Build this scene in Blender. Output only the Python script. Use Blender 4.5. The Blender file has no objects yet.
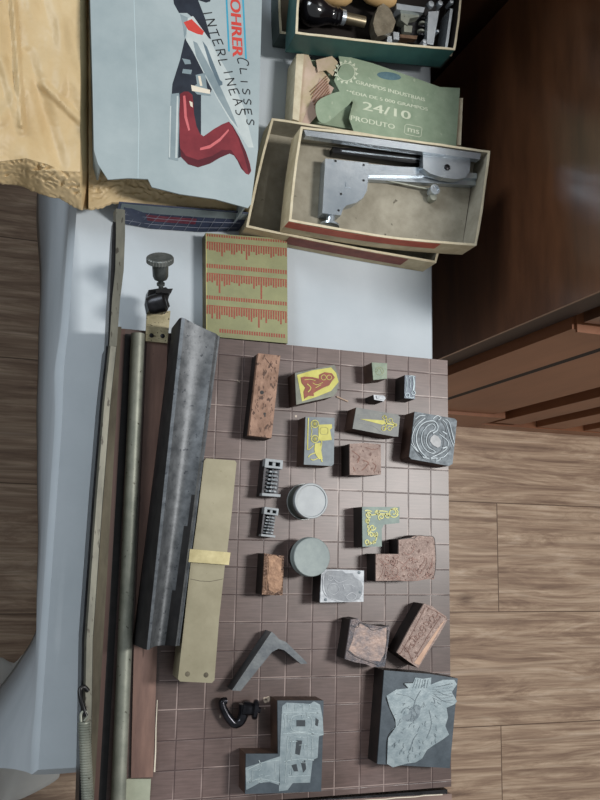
import bpy, bmesh, math, random
from mathutils import Vector, Matrix, noise

random.seed(7)
S = bpy.context.scene
COL = S.collection

# ------------------------------------------------------------------ camera
TOP = 0.72                       # height of the cutter board above the floor
CAMPOS = Vector((-0.12721, 0.19823, TOP + 0.79182))
ROWS = [Vector((0.947906, 0.020672, 0.317879)), Vector((0.073298, -0.98527, -0.154499)), Vector((0.310003, 0.16975, -0.935459))]
FPX = 850.0
cd = bpy.data.cameras.new('camera')
cam = bpy.data.objects.new('camera', cd)
COL.objects.link(cam)
cd.sensor_fit = 'VERTICAL'
cd.sensor_height = 36.0
cd.lens = FPX / 800 * 36.0
cd.clip_start = 0.01
m = Matrix.Identity(4)
for i in range(3):
    m[i][0] = ROWS[0][i]
    m[i][1] = -ROWS[1][i]
    m[i][2] = -ROWS[2][i]
    m[i][3] = CAMPOS[i]
cam.matrix_world = m
S.camera = cam

# ------------------------------------------------------------------ world, lights, exposure
S.view_settings.view_transform = 'Standard'
S.view_settings.look = 'None'
S.view_settings.gamma = 1
S.view_settings.use_curve_mapping = False
S.view_settings.exposure = 0.0
w = bpy.data.worlds.new('world')
S.world = w
w.use_nodes = True
bg = w.node_tree.nodes['Background']
bg.inputs[0].default_value = (0.93, 0.97, 1.0, 1)
bg.inputs[1].default_value = 0.35

def area(name, loc, target, size, sizey, power, color):
    ld = bpy.data.lights.new(name, 'AREA')
    ld.shape = 'RECTANGLE'
    ld.size, ld.size_y, ld.energy, ld.color = size, sizey, power, color
    o = bpy.data.objects.new(name, ld)
    COL.objects.link(o)
    o.location = loc
    o.rotation_euler = (Vector(target) - Vector(loc)).to_track_quat('-Z', 'Y').to_euler()
    return o
area('ceiling_lamp', (0.95, 0.36, TOP + 1.5), (0.15, 0.3, TOP), 0.18, 0.36, 21, (1.0, 0.975, 0.94))
area('left_fill_light', (-1.6, 1.6, TOP + 1.5), (-0.1, 0.2, TOP - 0.1), 0.8, 1.0, 28, (0.85, 0.93, 1.0))  # added cool fill that brightens the cloth's left side

# ------------------------------------------------------------------ helpers
def P(px, py, z=0.0):
    """point of the photograph at height z (mm above the board)"""
    d = ROWS[0] * ((px - 300) / FPX) + ROWS[1] * ((py - 400) / FPX) + ROWS[2]
    s = (TOP + z / 1000 - CAMPOS.z) / d.z
    return CAMPOS + d * s

def lin(c):
    return tuple(((v / 255) / 12.92 if v / 255 <= 0.04045 else ((v / 255 + 0.055) / 1.055) ** 2.4) for v in c) + (1,)

MC = {}
def mat(name, c1, c2=None, scale=80, rough=0.5, metal=0.0, bump=0.0, bscale=None, stretch=(1, 1, 1), lo=0.35, hi=0.65, coat=0, c3=None, s3=400, t3=0.62, rvar=0.0, bdist=0.001, musgrave=False, trans=0, vor=0):
    if name in MC:
        return MC[name]
    M = bpy.data.materials.new(name)
    MC[name] = M
    M.use_nodes = True
    nt = M.node_tree
    N, L = nt.nodes, nt.links
    b = N['Principled BSDF']
    b.inputs['Roughness'].default_value = rough
    b.inputs['Metallic'].default_value = metal
    if coat:
        b.inputs['Coat Weight'].default_value = coat
        b.inputs['Coat Roughness'].default_value = 0.15
    if trans:
        b.inputs['Transmission Weight'].default_value = trans
    tc = N.new('ShaderNodeTexCoord')
    mp = N.new('ShaderNodeMapping')
    mp.inputs['Scale'].default_value = stretch
    L.new(tc.outputs['Object'], mp.inputs['Vector'])
    V = mp.outputs['Vector']
    n1 = N.new('ShaderNodeTexNoise')
    n1.inputs['Scale'].default_value = scale
    n1.inputs['Detail'].default_value = 8
    n1.inputs['Roughness'].default_value = 0.65
    L.new(V, n1.inputs['Vector'])
    r = N.new('ShaderNodeValToRGB')
    r.color_ramp.elements[0].position = lo
    r.color_ramp.elements[1].position = hi
    r.color_ramp.elements[0].color = lin(c1)
    r.color_ramp.elements[1].color = lin(c2 or c1)
    L.new(n1.outputs[0], r.inputs[0])
    out = r.outputs[0]
    if c3:
        n3 = N.new('ShaderNodeTexNoise')
        n3.inputs['Scale'].default_value = s3
        n3.inputs['Detail'].default_value = 4
        L.new(V, n3.inputs['Vector'])
        r3 = N.new('ShaderNodeValToRGB')
        r3.color_ramp.elements[0].position = t3
        r3.color_ramp.elements[1].position = t3 + 0.04
        L.new(n3.outputs[0], r3.inputs[0])
        mx = N.new('ShaderNodeMix')
        mx.data_type = 'RGBA'
        L.new(r3.outputs[0], mx.inputs[0])
        L.new(out, mx.inputs[6])
        mx.inputs[7].default_value = lin(c3)
        out = mx.outputs[2]
    L.new(out, b.inputs['Base Color'])
    if rvar:
        mr = N.new('ShaderNodeMapRange')
        mr.inputs[3].default_value = rough - rvar
        mr.inputs[4].default_value = rough + rvar
        L.new(n1.outputs[0], mr.inputs[0])
        L.new(mr.outputs[0], b.inputs['Roughness'])
    if bump:
        nb = N.new('ShaderNodeTexNoise')
        nb.inputs['Scale'].default_value = bscale or scale * 2
        nb.inputs['Detail'].default_value = 5
        L.new(V, nb.inputs['Vector'])
        h = nb.outputs[0]
        if vor:
            vo = N.new('ShaderNodeTexVoronoi')
            vo.feature = 'DISTANCE_TO_EDGE'
            vo.inputs['Scale'].default_value = vor
            mv = N.new('ShaderNodeMix')
            mv.data_type = 'VECTOR'
            mv.inputs[0].default_value = 0.03
            L.new(V, mv.inputs[4])
            L.new(nb.outputs[1], mv.inputs[5])
            L.new(mv.outputs[1], vo.inputs['Vector'])
            rr = N.new('ShaderNodeValToRGB')
            rr.color_ramp.elements[0].position = 0.03
            rr.color_ramp.elements[1].position = 0.16
            L.new(vo.outputs[0], rr.inputs[0])
            ad = N.new('ShaderNodeMath')
            ad.operation = 'MULTIPLY_ADD'
            L.new(rr.outputs[0], ad.inputs[0])
            ad.inputs[1].default_value = 0.6
            L.new(h, ad.inputs[2])
            h = ad.outputs[0]
        bp = N.new('ShaderNodeBump')
        bp.inputs['Strength'].default_value = bump
        bp.inputs['Distance'].default_value = bdist
        L.new(h, bp.inputs['Height'])
        L.new(bp.outputs[0], b.inputs['Normal'])
    return M

def wloc(o):
    v = Vector((0, 0, 0))
    while o:
        v += Vector(o.location)
        o = o.parent
    return v

def tag(o, label, cat, group=None, kind=None):
    o['label'] = label
    o['category'] = cat
    if group: o['group'] = group
    if kind: o['kind'] = kind
    return o

def thing(name, loc, label, cat, group=None):
    o = bpy.data.objects.new(name, None)
    o.empty_display_size = 0.01
    COL.objects.link(o)
    o.location = loc
    return tag(o, label, cat, group)

def part(name, bm, M, parent=None, smooth=False, label=None, bevel=0.0, loc=None, bang=0.6):
    """bm holds world coordinates; becomes one mesh object"""
    if bevel:
        es = [e for e in bm.edges if len(e.link_faces) == 2 and e.calc_face_angle(0) > bang]
        if es:
            bmesh.ops.bevel(bm, geom=es, offset=bevel, segments=2, affect='EDGES', clamp_overlap=True)
    base = wloc(parent) if parent else (Vector(loc) if loc is not None else Vector((0, 0, 0)))
    bmesh.ops.translate(bm, verts=bm.verts, vec=-base)
    bmesh.ops.recalc_face_normals(bm, faces=bm.faces)
    me = bpy.data.meshes.new(name)
    bm.to_mesh(me)
    bm.free()
    if smooth:
        for p in me.polygons: p.use_smooth = True
        me.set_sharp_from_angle(angle=math.radians(38))
    me.materials.append(M)
    o = bpy.data.objects.new(name, me)
    COL.objects.link(o)
    if parent: o.parent = parent
    else: o.location = base
    if label: o['label'] = label
    return o

def B(): return bmesh.new()

def prism(bm, pts, z0, z1, mid=0):
    """pts: world points or (x,y); z0,z1 in m absolute"""
    lo = [bm.verts.new((p[0], p[1], z0)) for p in pts]
    hi = [bm.verts.new((p[0], p[1], z1)) for p in pts]
    n = len(pts)
    bm.faces.new(hi)
    bm.faces.new(lo[::-1])
    for i in range(n):
        j = (i + 1) % n
        bm.faces.new((lo[i], lo[j], hi[j], hi[i]))
    return bm

def zz(z): return TOP + z / 1000

def pp(pts, z): return [P(x, y, z) for x, y in pts]

def pprism(bm, pts, zt, zb):
    return prism(bm, pp(pts, zt), zz(zb), zz(zt))

def box(bm, x0, x1, y0, y1, z0, z1):
    return prism(bm, [(x0, y0), (x1, y0), (x1, y1), (x0, y1)], z0, z1)

def ribbon(bm, pts, width, z0, z1, closed=False):
    pts = [Vector((p[0], p[1])) for p in pts]
    n = len(pts)
    if n < 2: return bm
    wd = width if isinstance(width, (list, tuple)) else [width] * n
    rows = []
    for i in range(n):
        if closed:
            a, b = pts[i - 1], pts[(i + 1) % n]
        else:
            a, b = pts[max(i - 1, 0)], pts[min(i + 1, n - 1)]
        d = b - a
        if d.length < 1e-9: d = Vector((1, 0))
        d.normalize()
        nn = Vector((-d.y, d.x)) * wd[i] / 2
        L_, R_ = pts[i] + nn, pts[i] - nn
        rows.append([bm.verts.new((L_.x, L_.y, z0)), bm.verts.new((L_.x, L_.y, z1)), bm.verts.new((R_.x, R_.y, z1)), bm.verts.new((R_.x, R_.y, z0))])
    rng = range(n) if closed else range(n - 1)
    for i in rng:
        a, b = rows[i], rows[(i + 1) % n]
        for k in range(4):
            bm.faces.new((a[k], a[(k + 1) % 4], b[(k + 1) % 4], b[k]))
    if not closed:
        bm.faces.new(rows[0][::-1])
        bm.faces.new(rows[-1])
    return bm

def prib(bm, pts, wmm, zt, h=0.6, closed=False, smooth=False):
    """ribbon along photo points lying on height zt"""
    q = pp(pts, zt)
    if smooth: q = crom(q, closed)
    if isinstance(wmm, (list, tuple)) : ww = [wmm[0] + (wmm[1] - wmm[0]) * i / (len(q) - 1) for i in range(len(q))]; ww = [v / 1000 for v in ww]
    else: ww = wmm / 1000
    return ribbon(bm, q, ww, zz(zt - 0.2), zz(zt + h), closed)

def crom(q, closed=False, sub=5):
    n = len(q)
    out = []
    rng = n if closed else n - 1
    for i in range(rng):
        if closed: p0, p1, p2, p3 = q[i - 1], q[i], q[(i + 1) % n], q[(i + 2) % n]
        else: p0, p1, p2, p3 = q[max(i - 1, 0)], q[i], q[i + 1], q[min(i + 2, n - 1)]
        for k in range(sub):
            t = k / sub
            out.append(0.5 * ((2 * p1) + (p2 - p0) * t + (2 * p0 - 5 * p1 + 4 * p2 - p3) * t * t + (3 * p1 - p0 - 3 * p2 + p3) * t ** 3))
    if not closed: out.append(q[-1])
    return out

def lathe(bm, prof, center, axis=(0, 0, 1), seg=40):
    """prof: (radius, along) list in m"""
    ax = Vector(axis).normalized()
    q = ax.to_track_quat('Z', 'Y')
    c = Vector(center)
    rings = []
    for r, h in prof:
        if r < 1e-6:
            rings.append([bm.verts.new(c + q @ Vector((0, 0, h)))])
        else:
            rings.append([bm.verts.new(c + q @ Vector((r * math.cos(2 * math.pi * k / seg), r * math.sin(2 * math.pi * k / seg), h))) for k in range(seg)])
    for a, b in zip(rings, rings[1:]):
        for k in range(seg):
            k2 = (k + 1) % seg
            if len(a) == 1 and len(b) == 1: continue
            if len(a) == 1: bm.faces.new((a[0], b[k], b[k2]))
            elif len(b) == 1: bm.faces.new((a[k], a[k2], b[0]))
            else: bm.faces.new((a[k], a[k2], b[k2], b[k]))
    if len(rings[0]) > 1: bm.faces.new(rings[0][::-1])
    if len(rings[-1]) > 1: bm.faces.new(rings[-1])
    return bm

def tube(bm, pts, r, seg=12, closed=False):
    pts = [Vector(p) for p in pts]
    n = len(pts)
    rr = r if isinstance(r, (list, tuple)) else [r] * n
    rings = []
    up = Vector((0, 0, 1))
    prev = None
    for i in range(n):
        if closed: d = pts[(i + 1) % n] - pts[i - 1]
        else: d = pts[min(i + 1, n - 1)] - pts[max(i - 1, 0)]
        d.normalize()
        if prev is None:
            a = d.cross(up)
            if a.length < 1e-3: a = d.cross(Vector((1, 0, 0)))
        else:
            a = prev - d * prev.dot(d)
        a.normalize()
        prev = a
        b = d.cross(a)
        rings.append([bm.verts.new(pts[i] + (a * math.cos(2 * math.pi * k / seg) + b * math.sin(2 * math.pi * k / seg)) * rr[i]) for k in range(seg)])
    for i in range(n if closed else n - 1):
        a, b = rings[i], rings[(i + 1) % n]
        for k in range(seg):
            bm.faces.new((a[k], a[(k + 1) % seg], b[(k + 1) % seg], b[k]))
    if not closed:
        bm.faces.new(rings[0][::-1])
        bm.faces.new(rings[-1])
    return bm

def sweep(bm, prof, path, seg_cap=True):
    """prof: list of (side, up) m ; path list of (Vector, sidevec)"""
    rings = []
    for p, s in path:
        s = Vector(s).normalized()
        rings.append([bm.verts.new(Vector(p) + s * a + Vector((0, 0, b))) for a, b in prof])
    n = len(prof)
    for A, C in zip(rings, rings[1:]):
        for k in range(n):
            bm.faces.new((A[k], A[(k + 1) % n], C[(k + 1) % n], C[k]))
    if seg_cap:
        bm.faces.new(rings[0][::-1])
        bm.faces.new(rings[-1])
    return bm

def text_part(name, s, p0, p1, h, z, M, parent, thick=0.00015, shear=0.0, bold=0.35):
    """text whose baseline runs from photo point p0 to p1 on height z; h = capital height in px-ish mm"""
    a, b = P(*p0, z), P(*p1, z)
    cu = bpy.data.curves.new(name, 'FONT')
    cu.body = s
    cu.size = 1.0
    cu.shear = shear
    cu.resolution_u = 3
    cu.extrude = 0.0

    ob = bpy.data.objects.new(name, cu)
    COL.objects.link(ob)
    bpy.context.view_layer.update()
    me = bpy.data.meshes.new_from_object(ob)
    bpy.data.objects.remove(ob)
    bpy.data.curves.remove(cu)
    xs = [v.co.x for v in me.vertices]
    ys = [v.co.y for v in me.vertices]
    x0, x1, y0, y1 = min(xs), max(xs), min(ys), max(ys)
    d = (b - a)
    d.z = 0
    Ln = d.length
    d.normalize()
    nn = Vector((-d.y, d.x, 0))
    bm = B()
    bm.from_mesh(me)
    bpy.data.meshes.remove(me)
    for v in bm.verts:
        u = (v.co.x - x0) / (x1 - x0) * Ln
        t = (v.co.y - y0) / (y1 - y0) * h / 1000
        q = a + d * u + nn * t
        v.co = Vector((q.x, q.y, zz(z) + thick))
    dup = bmesh.ops.duplicate(bm, geom=bm.faces[:] + bm.edges[:] + bm.verts[:])
    for g in dup['geom']:
        if isinstance(g, bmesh.types.BMVert): g.co += d * (bold / 1000) + Vector((0, 0, 0.00002))
    return part(name, bm, M, parent)

def structure(o):
    o['kind'] = 'structure'
    return o

def setup_floor_mat():
    M = bpy.data.materials.new('floor_laminate')
    M.use_nodes = True
    nt = M.node_tree
    N, L = nt.nodes, nt.links
    b = N['Principled BSDF']
    tc = N.new('ShaderNodeTexCoord')
    mp = N.new('ShaderNodeMapping')
    mp.inputs['Location'].default_value = (-0.797 + 1.2 * 3, 3 * 0.214 - 0.079, 0)
    L.new(tc.outputs['Object'], mp.inputs[0])
    br = N.new('ShaderNodeTexBrick')
    br.offset = 0.43
    br.inputs['Scale'].default_value = 1
    br.inputs['Brick Width'].default_value = 1.2
    br.inputs['Row Height'].default_value = 0.214
    br.inputs['Mortar Size'].default_value = 0.0011
    br.inputs['Mortar Smooth'].default_value = 0.2
    br.inputs['Color1'].default_value = (0, 0, 0, 1)
    br.inputs['Color2'].default_value = (1, 1, 1, 1)
    br.inputs['Mortar'].default_value = (0.5, 0.5, 0.5, 1)
    L.new(mp.outputs[0], br.inputs[0])
    # grain: strongly stretched, shifted per plank
    m2 = N.new('ShaderNodeMapping')
    m2.inputs['Scale'].default_value = (2.4, 21, 1)
    L.new(tc.outputs['Object'], m2.inputs[0])
    ad = N.new('ShaderNodeVectorMath')
    ad.operation = 'MULTIPLY_ADD'
    L.new(br.outputs[0], ad.inputs[0])
    ad.inputs[1].default_value = (7, 13, 5)
    L.new(m2.outputs[0], ad.inputs[2])
    n1 = N.new('ShaderNodeTexNoise')
    n1.inputs['Scale'].default_value = 1.6
    n1.inputs['Detail'].default_value = 9
    n1.inputs['Roughness'].default_value = 0.72
    n1.inputs['Distortion'].default_value = 1.6
    L.new(ad.outputs[0], n1.inputs[0])
    m3 = N.new('ShaderNodeMapping')
    m3.inputs['Scale'].default_value = (7, 230, 1)
    L.new(tc.outputs['Object'], m3.inputs[0])
    n2 = N.new('ShaderNodeTexNoise')
    n2.inputs['Scale'].default_value = 1.0
    n2.inputs['Detail'].default_value = 5
    L.new(m3.outputs[0], n2.inputs[0])
    r = N.new('ShaderNodeValToRGB')
    e = r.color_ramp.elements
    e[0].position = 0.28; e[0].color = lin((136, 110, 92))
    e[1].position = 0.70; e[1].color = lin((228, 206, 184))
    x = e.new(0.46); x.color = lin((182, 154, 130))
    x = e.new(0.56); x.color = lin((206, 180, 154))
    L.new(n1.outputs[0], r.inputs[0])
    # thin dark lines along the grain
    wv = N.new('ShaderNodeTexWave')
    wv.bands_direction = 'Y'
    wv.inputs['Scale'].default_value = 0.5
    wv.inputs['Distortion'].default_value = 9
    wv.inputs['Detail'].default_value = 3
    wv.inputs['Detail Scale'].default_value = 0.5
    L.new(ad.outputs[0], wv.inputs[0])
    rw = N.new('ShaderNodeValToRGB')
    rw.color_ramp.elements[0].position = 0.0; rw.color_ramp.elements[0].color = (0.50, 0.44, 0.42, 1)
    rw.color_ramp.elements[1].position = 0.30; rw.color_ramp.elements[1].color = (1, 1, 1, 1)
    L.new(wv.outputs[0], rw.inputs[0])
    mx = N.new('ShaderNodeMix'); mx.data_type = 'RGBA'; mx.blend_type = 'MULTIPLY'; mx.inputs[0].default_value = 0.4
    L.new(r.outputs[0], mx.inputs[6]); L.new(rw.outputs[0], mx.inputs[7])
    r2 = N.new('ShaderNodeValToRGB')
    r2.color_ramp.elements[0].position = 0.3; r2.color_ramp.elements[0].color = (0.62, 0.58, 0.56, 1)
    r2.color_ramp.elements[1].position = 0.6; r2.color_ramp.elements[1].color = (1, 1, 1, 1)
    L.new(n2.outputs[0], r2.inputs[0])
    mx2 = N.new('ShaderNodeMix'); mx2.data_type = 'RGBA'; mx2.blend_type = 'MULTIPLY'; mx2.inputs[0].default_value = 0.9
    L.new(mx.outputs[2], mx2.inputs[6]); L.new(r2.outputs[0], mx2.inputs[7])
    # knots
    m4 = N.new('ShaderNodeMapping'); m4.inputs['Scale'].default_value = (4.0, 7.5, 1)
    L.new(tc.outputs['Object'], m4.inputs[0])
    vo = N.new('ShaderNodeTexVoronoi'); vo.inputs['Scale'].default_value = 1.0
    L.new(m4.outputs[0], vo.inputs[0])
    r3 = N.new('ShaderNodeValToRGB')
    r3.color_ramp.elements[0].position = 0.03; r3.color_ramp.elements[0].color = (0.35, 0.3, 0.28, 1)
    r3.color_ramp.elements[1].position = 0.10; r3.color_ramp.elements[1].color = (1, 1, 1, 1)
    L.new(vo.outputs[0], r3.inputs[0])
    mx3 = N.new('ShaderNodeMix'); mx3.data_type = 'RGBA'; mx3.blend_type = 'MULTIPLY'; mx3.inputs[0].default_value = 0.8
    L.new(mx2.outputs[2], mx3.inputs[6]); L.new(r3.outputs[0], mx3.inputs[7])
    # seams
    mx4 = N.new('ShaderNodeMix'); mx4.data_type = 'RGBA'
    L.new(br.outputs[1], mx4.inputs[0]); L.new(mx3.outputs[2], mx4.inputs[6]); mx4.inputs[7].default_value = lin((104, 82, 64))
    L.new(mx4.outputs[2], b.inputs['Base Color'])
    b.inputs['Roughness'].default_value = 0.5
    return M

def setup_board_mat():
    M = bpy.data.materials.new('grid_board_wood')
    M.use_nodes = True
    nt = M.node_tree
    N, L = nt.nodes, nt.links
    b = N['Principled BSDF']
    tc = N.new('ShaderNodeTexCoord')
    sp = N.new('ShaderNodeSeparateXYZ')
    L.new(tc.outputs['Object'], sp.inputs[0])
    def mth(op, a, bb=None, c=None):
        q = N.new('ShaderNodeMath'); q.operation = op
        for i, v in enumerate((a, bb, c)):
            if v is None: continue
            if isinstance(v, (int, float)): q.inputs[i].default_value = v
            else: L.new(v, q.inputs[i])
        return q.outputs[0]
    def line(c, off, w0, w1):
        t = mth('ADD', c, 10 * 0.0254 + 0.0127 + off)
        t = mth('MODULO', t, 0.0254)
        t = mth('SUBTRACT', t, 0.0127)
        t = mth('ABSOLUTE', t)
        q = N.new('ShaderNodeMapRange')
        q.interpolation_type = 'SMOOTHSTEP'
        q.inputs[1].default_value = w0; q.inputs[2].default_value = w1
        q.inputs[3].default_value = 1; q.inputs[4].default_value = 0
        L.new(t, q.inputs[0])
        return q.outputs[0]
    X, Y = sp.outputs[0], sp.outputs[1]
    dark = mth('MAXIMUM', line(X, 0, 0.00015, 0.00075), line(Y, 0, 0.00015, 0.00075))
    pale = mth('MAXIMUM', line(X, 0.0009, 0.0002, 0.0007), line(Y, -0.0009, 0.0002, 0.0007))
    gate = mth('MULTIPLY', mth('GREATER_THAN', X, 0.008), 1.0)
    nz = N.new('ShaderNodeTexNoise'); nz.inputs['Scale'].default_value = 22; nz.inputs['Detail'].default_value = 4
    L.new(tc.outputs['Object'], nz.inputs[0])
    rg = N.new('ShaderNodeMapRange'); rg.inputs[1].default_value = 0.38; rg.inputs[2].default_value = 0.62
    L.new(nz.outputs[0], rg.inputs[0])
    pale = mth('MULTIPLY', mth('MULTIPLY', pale, gate), rg.outputs[0])
    inv = mth('SUBTRACT', 1.25, rg.outputs[0])
    dark = mth('MULTIPLY', mth('MULTIPLY', dark, gate), mth('MINIMUM', inv, 0.85))
    # base colour
    n1 = N.new('ShaderNodeTexNoise'); n1.inputs['Scale'].default_value = 6; n1.inputs['Detail'].default_value = 7; n1.inputs['Roughness'].default_value = 0.6
    L.new(tc.outputs['Object'], n1.inputs[0])
    r = N.new('ShaderNodeValToRGB')
    r.color_ramp.elements[0].position = 0.32; r.color_ramp.elements[0].color = lin((80, 66, 62))
    r.color_ramp.elements[1].position = 0.68; r.color_ramp.elements[1].color = lin((120, 102, 98))
    L.new(n1.outputs[0], r.inputs[0])
    # fine cloth-like weave of the surface
    mp = N.new('ShaderNodeMapping'); mp.inputs['Scale'].default_value = (60, 700, 1)
    L.new(tc.outputs['Object'], mp.inputs[0])
    n2 = N.new('ShaderNodeTexNoise'); n2.inputs['Scale'].default_value = 1; n2.inputs['Detail'].default_value = 3
    L.new(mp.outputs[0], n2.inputs[0])
    r2 = N.new('ShaderNodeValToRGB')
    r2.color_ramp.elements[0].position = 0.3; r2.color_ramp.elements[0].color = (0.78, 0.76, 0.76, 1)
    r2.color_ramp.elements[1].position = 0.7; r2.color_ramp.elements[1].color = (1.08, 1.06, 1.06, 1)
    L.new(n2.outputs[0], r2.inputs[0])
    mx = N.new('ShaderNodeMix'); mx.data_type = 'RGBA'; mx.blend_type = 'MULTIPLY'; mx.inputs[0].default_value = 1.0
    L.new(r.outputs[0], mx.inputs[6]); L.new(r2.outputs[0], mx.inputs[7])
    # blotchy stains
    n5 = N.new('ShaderNodeTexNoise'); n5.inputs['Scale'].default_value = 17; n5.inputs['Detail'].default_value = 5
    L.new(tc.outputs['Object'], n5.inputs[0])
    r5 = N.new('ShaderNodeValToRGB')
    r5.color_ramp.elements[0].position = 0.38; r5.color_ramp.elements[0].color = (0.80, 0.74, 0.70, 1)
    r5.color_ramp.elements[1].position = 0.55; r5.color_ramp.elements[1].color = (1, 1, 1, 1)
    L.new(n5.outputs[0], r5.inputs[0])
    mxs = N.new('ShaderNodeMix'); mxs.data_type = 'RGBA'; mxs.blend_type = 'MULTIPLY'; mxs.inputs[0].default_value = 0.8
    L.new(mx.outputs[2], mxs.inputs[6]); L.new(r5.outputs[0], mxs.inputs[7])
    a = N.new('ShaderNodeMix'); a.data_type = 'RGBA'
    L.new(pale, a.inputs[0]); L.new(mxs.outputs[2], a.inputs[6]); a.inputs[7].default_value = lin((158, 140, 134))
    c = N.new('ShaderNodeMix'); c.data_type = 'RGBA'
    L.new(dark, c.inputs[0]); L.new(a.outputs[2], c.inputs[6]); c.inputs[7].default_value = lin((62, 46, 46))
    # pale chips
    n6 = N.new('ShaderNodeTexNoise'); n6.inputs['Scale'].default_value = 60; n6.inputs['Detail'].default_value = 2
    L.new(tc.outputs['Object'], n6.inputs[0])
    r6 = N.new('ShaderNodeValToRGB')
    r6.color_ramp.elements[0].position = 0.745; r6.color_ramp.elements[1].position = 0.765
    L.new(n6.outputs[0], r6.inputs[0])
    d = N.new('ShaderNodeMix'); d.data_type = 'RGBA'
    L.new(r6.outputs[0], d.inputs[0]); L.new(c.outputs[2], d.inputs[6]); d.inputs[7].default_value = lin((200, 184, 165))
    L.new(d.outputs[2], b.inputs['Base Color'])
    b.inputs['Roughness'].default_value = 0.36
    bp = N.new('ShaderNodeBump'); bp.inputs['Strength'].default_value = 0.5; bp.inputs['Distance'].default_value = 0.0005; bp.invert = True
    L.new(dark, bp.inputs['Height']); L.new(bp.outputs[0], b.inputs['Normal'])
    return M

# materials
CLOTH = mat('white_cloth', (182, 191, 197), (192, 200, 206), 9, rough=0.75, bump=0.12, bscale=14, bdist=0.01)
DARKWOOD = mat('dark_cabinet_wood', (70, 44, 29), (98, 63, 42), 3.0, rough=0.3, stretch=(2, 2, 9), coat=0.35)
MIDWOOD = mat('brown_cabinet_wood', (122, 76, 50), (146, 96, 66), 4.0, rough=0.4, stretch=(3, 3, 0.6))
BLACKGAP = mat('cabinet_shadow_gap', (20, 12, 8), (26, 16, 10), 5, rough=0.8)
STEEL = mat('worn_steel', (84, 87, 90), (116, 119, 122), 110, rough=0.5, metal=0.55, bump=0.4, bscale=260, rvar=0.08, c3=(66, 69, 74), s3=300, t3=0.64, bdist=0.0004)
DSTEEL = mat('dark_steel', (34, 34, 36), (60, 60, 63), 60, rough=0.35, metal=0.8, bump=0.2, bscale=250, bdist=0.0003)
BLACK = mat('black_iron', (16, 16, 18), (34, 33, 34), 90, rough=0.35, metal=0.4)
CHROME = mat('chrome', (168, 178, 186), (192, 200, 206), 40, rough=0.24, metal=0.7, rvar=0.06)
NICKEL = mat('aged_nickel', (118, 122, 112), (148, 150, 138), 40, rough=0.5, metal=0.4, c3=(70, 68, 58), s3=260, t3=0.66, bump=0.15, bscale=260, bdist=0.0003)
OLIVE = mat('tarnished_rail', (74, 68, 56), (104, 98, 82), 70, rough=0.55, metal=0.45, stretch=(1, 0.2, 1))
LEAD = mat('lead_grey', (80, 90, 96), (104, 114, 120), 70, rough=0.5, metal=0.35, bump=0.25, bscale=500, bdist=0.0003)
ZINC = mat('zinc_relief', (116, 130, 136), (146, 158, 162), 120, rough=0.42, metal=0.35, bump=0.3, bscale=500, bdist=0.0003)
SLATE = mat('slate_plate', (54, 64, 72), (72, 82, 90), 60, rough=0.45, metal=0.3, bump=0.2, bscale=400, bdist=0.0003)
SILVER = mat('silver_plate', (132, 136, 142), (168, 172, 176), 90, rough=0.5, metal=0.4, bump=0.4, bscale=350, bdist=0.0005)
COPPER = mat('dull_copper', (142, 122, 114), (172, 150, 140), 110, rough=0.55, metal=0.15, bump=0.5, bscale=320, bdist=0.0005, vor=210, c3=(116, 92, 84), s3=300, t3=0.6)
COPPERB = mat('brown_copper', (92, 68, 54), (136, 106, 86), 120, rough=0.45, metal=0.3, bump=0.7, bscale=260, bdist=0.0007, vor=170, c3=(66, 46, 38), s3=260, t3=0.58)
COPPERL = mat('copper_relief', (160, 126, 112), (198, 164, 148), 130, rough=0.42, metal=0.5, bump=0.4, bscale=400, bdist=0.0004)
COPPERS = mat('copper_stained_grey', (74, 80, 90), (140, 124, 120), 75, rough=0.5, metal=0.2, bump=0.6, bscale=260, bdist=0.0006, vor=170)
PINK = mat('pinkish_wood_slab', (118, 88, 70), (164, 130, 110), 110, rough=0.6, metal=0.1, bump=0.9, bscale=260, bdist=0.001, c3=(80, 56, 44), s3=260, t3=0.58, stretch=(1, 0.6, 1))
WOODMOUNT = mat('dark_wood_mount', (46, 30, 24), (76, 54, 42), 60, rough=0.65, stretch=(1, 1, 0.3))
BLACKMOUNT = mat('black_mount', (20, 16, 15), (36, 28, 25), 60, rough=0.6)
YELLOW = mat('yellow_plate', (178, 172, 76), (200, 194, 98), 90, rough=0.5)
RED = mat('red_ink', (112, 46, 28), (142, 66, 40), 160, rough=0.5)
GOLD = mat('brass_case', (128, 122, 100), (146, 140, 118), 24, rough=0.5, metal=0.35, c3=(128, 122, 98), s3=160, t3=0.7, bump=0.1, bscale=200, bdist=0.0003)
GOLDB = mat('polished_brass', (156, 146, 108), (184, 174, 134), 60, rough=0.35, metal=0.5)
BRASSP = mat('old_brass_plate', (150, 142, 112), (188, 178, 146), 130, rough=0.42, metal=0.5, c3=(84, 78, 58), s3=500, t3=0.62)
CARD = mat('tan_cardboard', (176, 160, 128), (200, 186, 154), 60, rough=0.85, bump=0.2, bscale=300, bdist=0.0004)
CARDIN = mat('grey_cardboard', (140, 134, 118), (166, 160, 144), 40, rough=0.85, c3=(96, 90, 78), s3=90, t3=0.68)
CARDRIM = mat('raw_card_edge', (196, 184, 156), (214, 204, 178), 120, rough=0.9)
REDLAB = mat('red_label', (158, 70, 50), (184, 92, 68), 60, rough=0.7)
DREDLAB = mat('dark_red_label', (112, 58, 50), (138, 76, 62), 60, rough=0.7)
GREEN = mat('green_carton', (130, 148, 124), (148, 164, 140), 50, rough=0.7, c3=(160, 172, 148), s3=120, t3=0.68)
PALETEXT = mat('pale_print', (196, 204, 180), (206, 212, 190), 200, rough=0.7)
BLUEOVAL = mat('blue_stamp', (74, 104, 116), (92, 122, 130), 160, rough=0.7)
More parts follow.
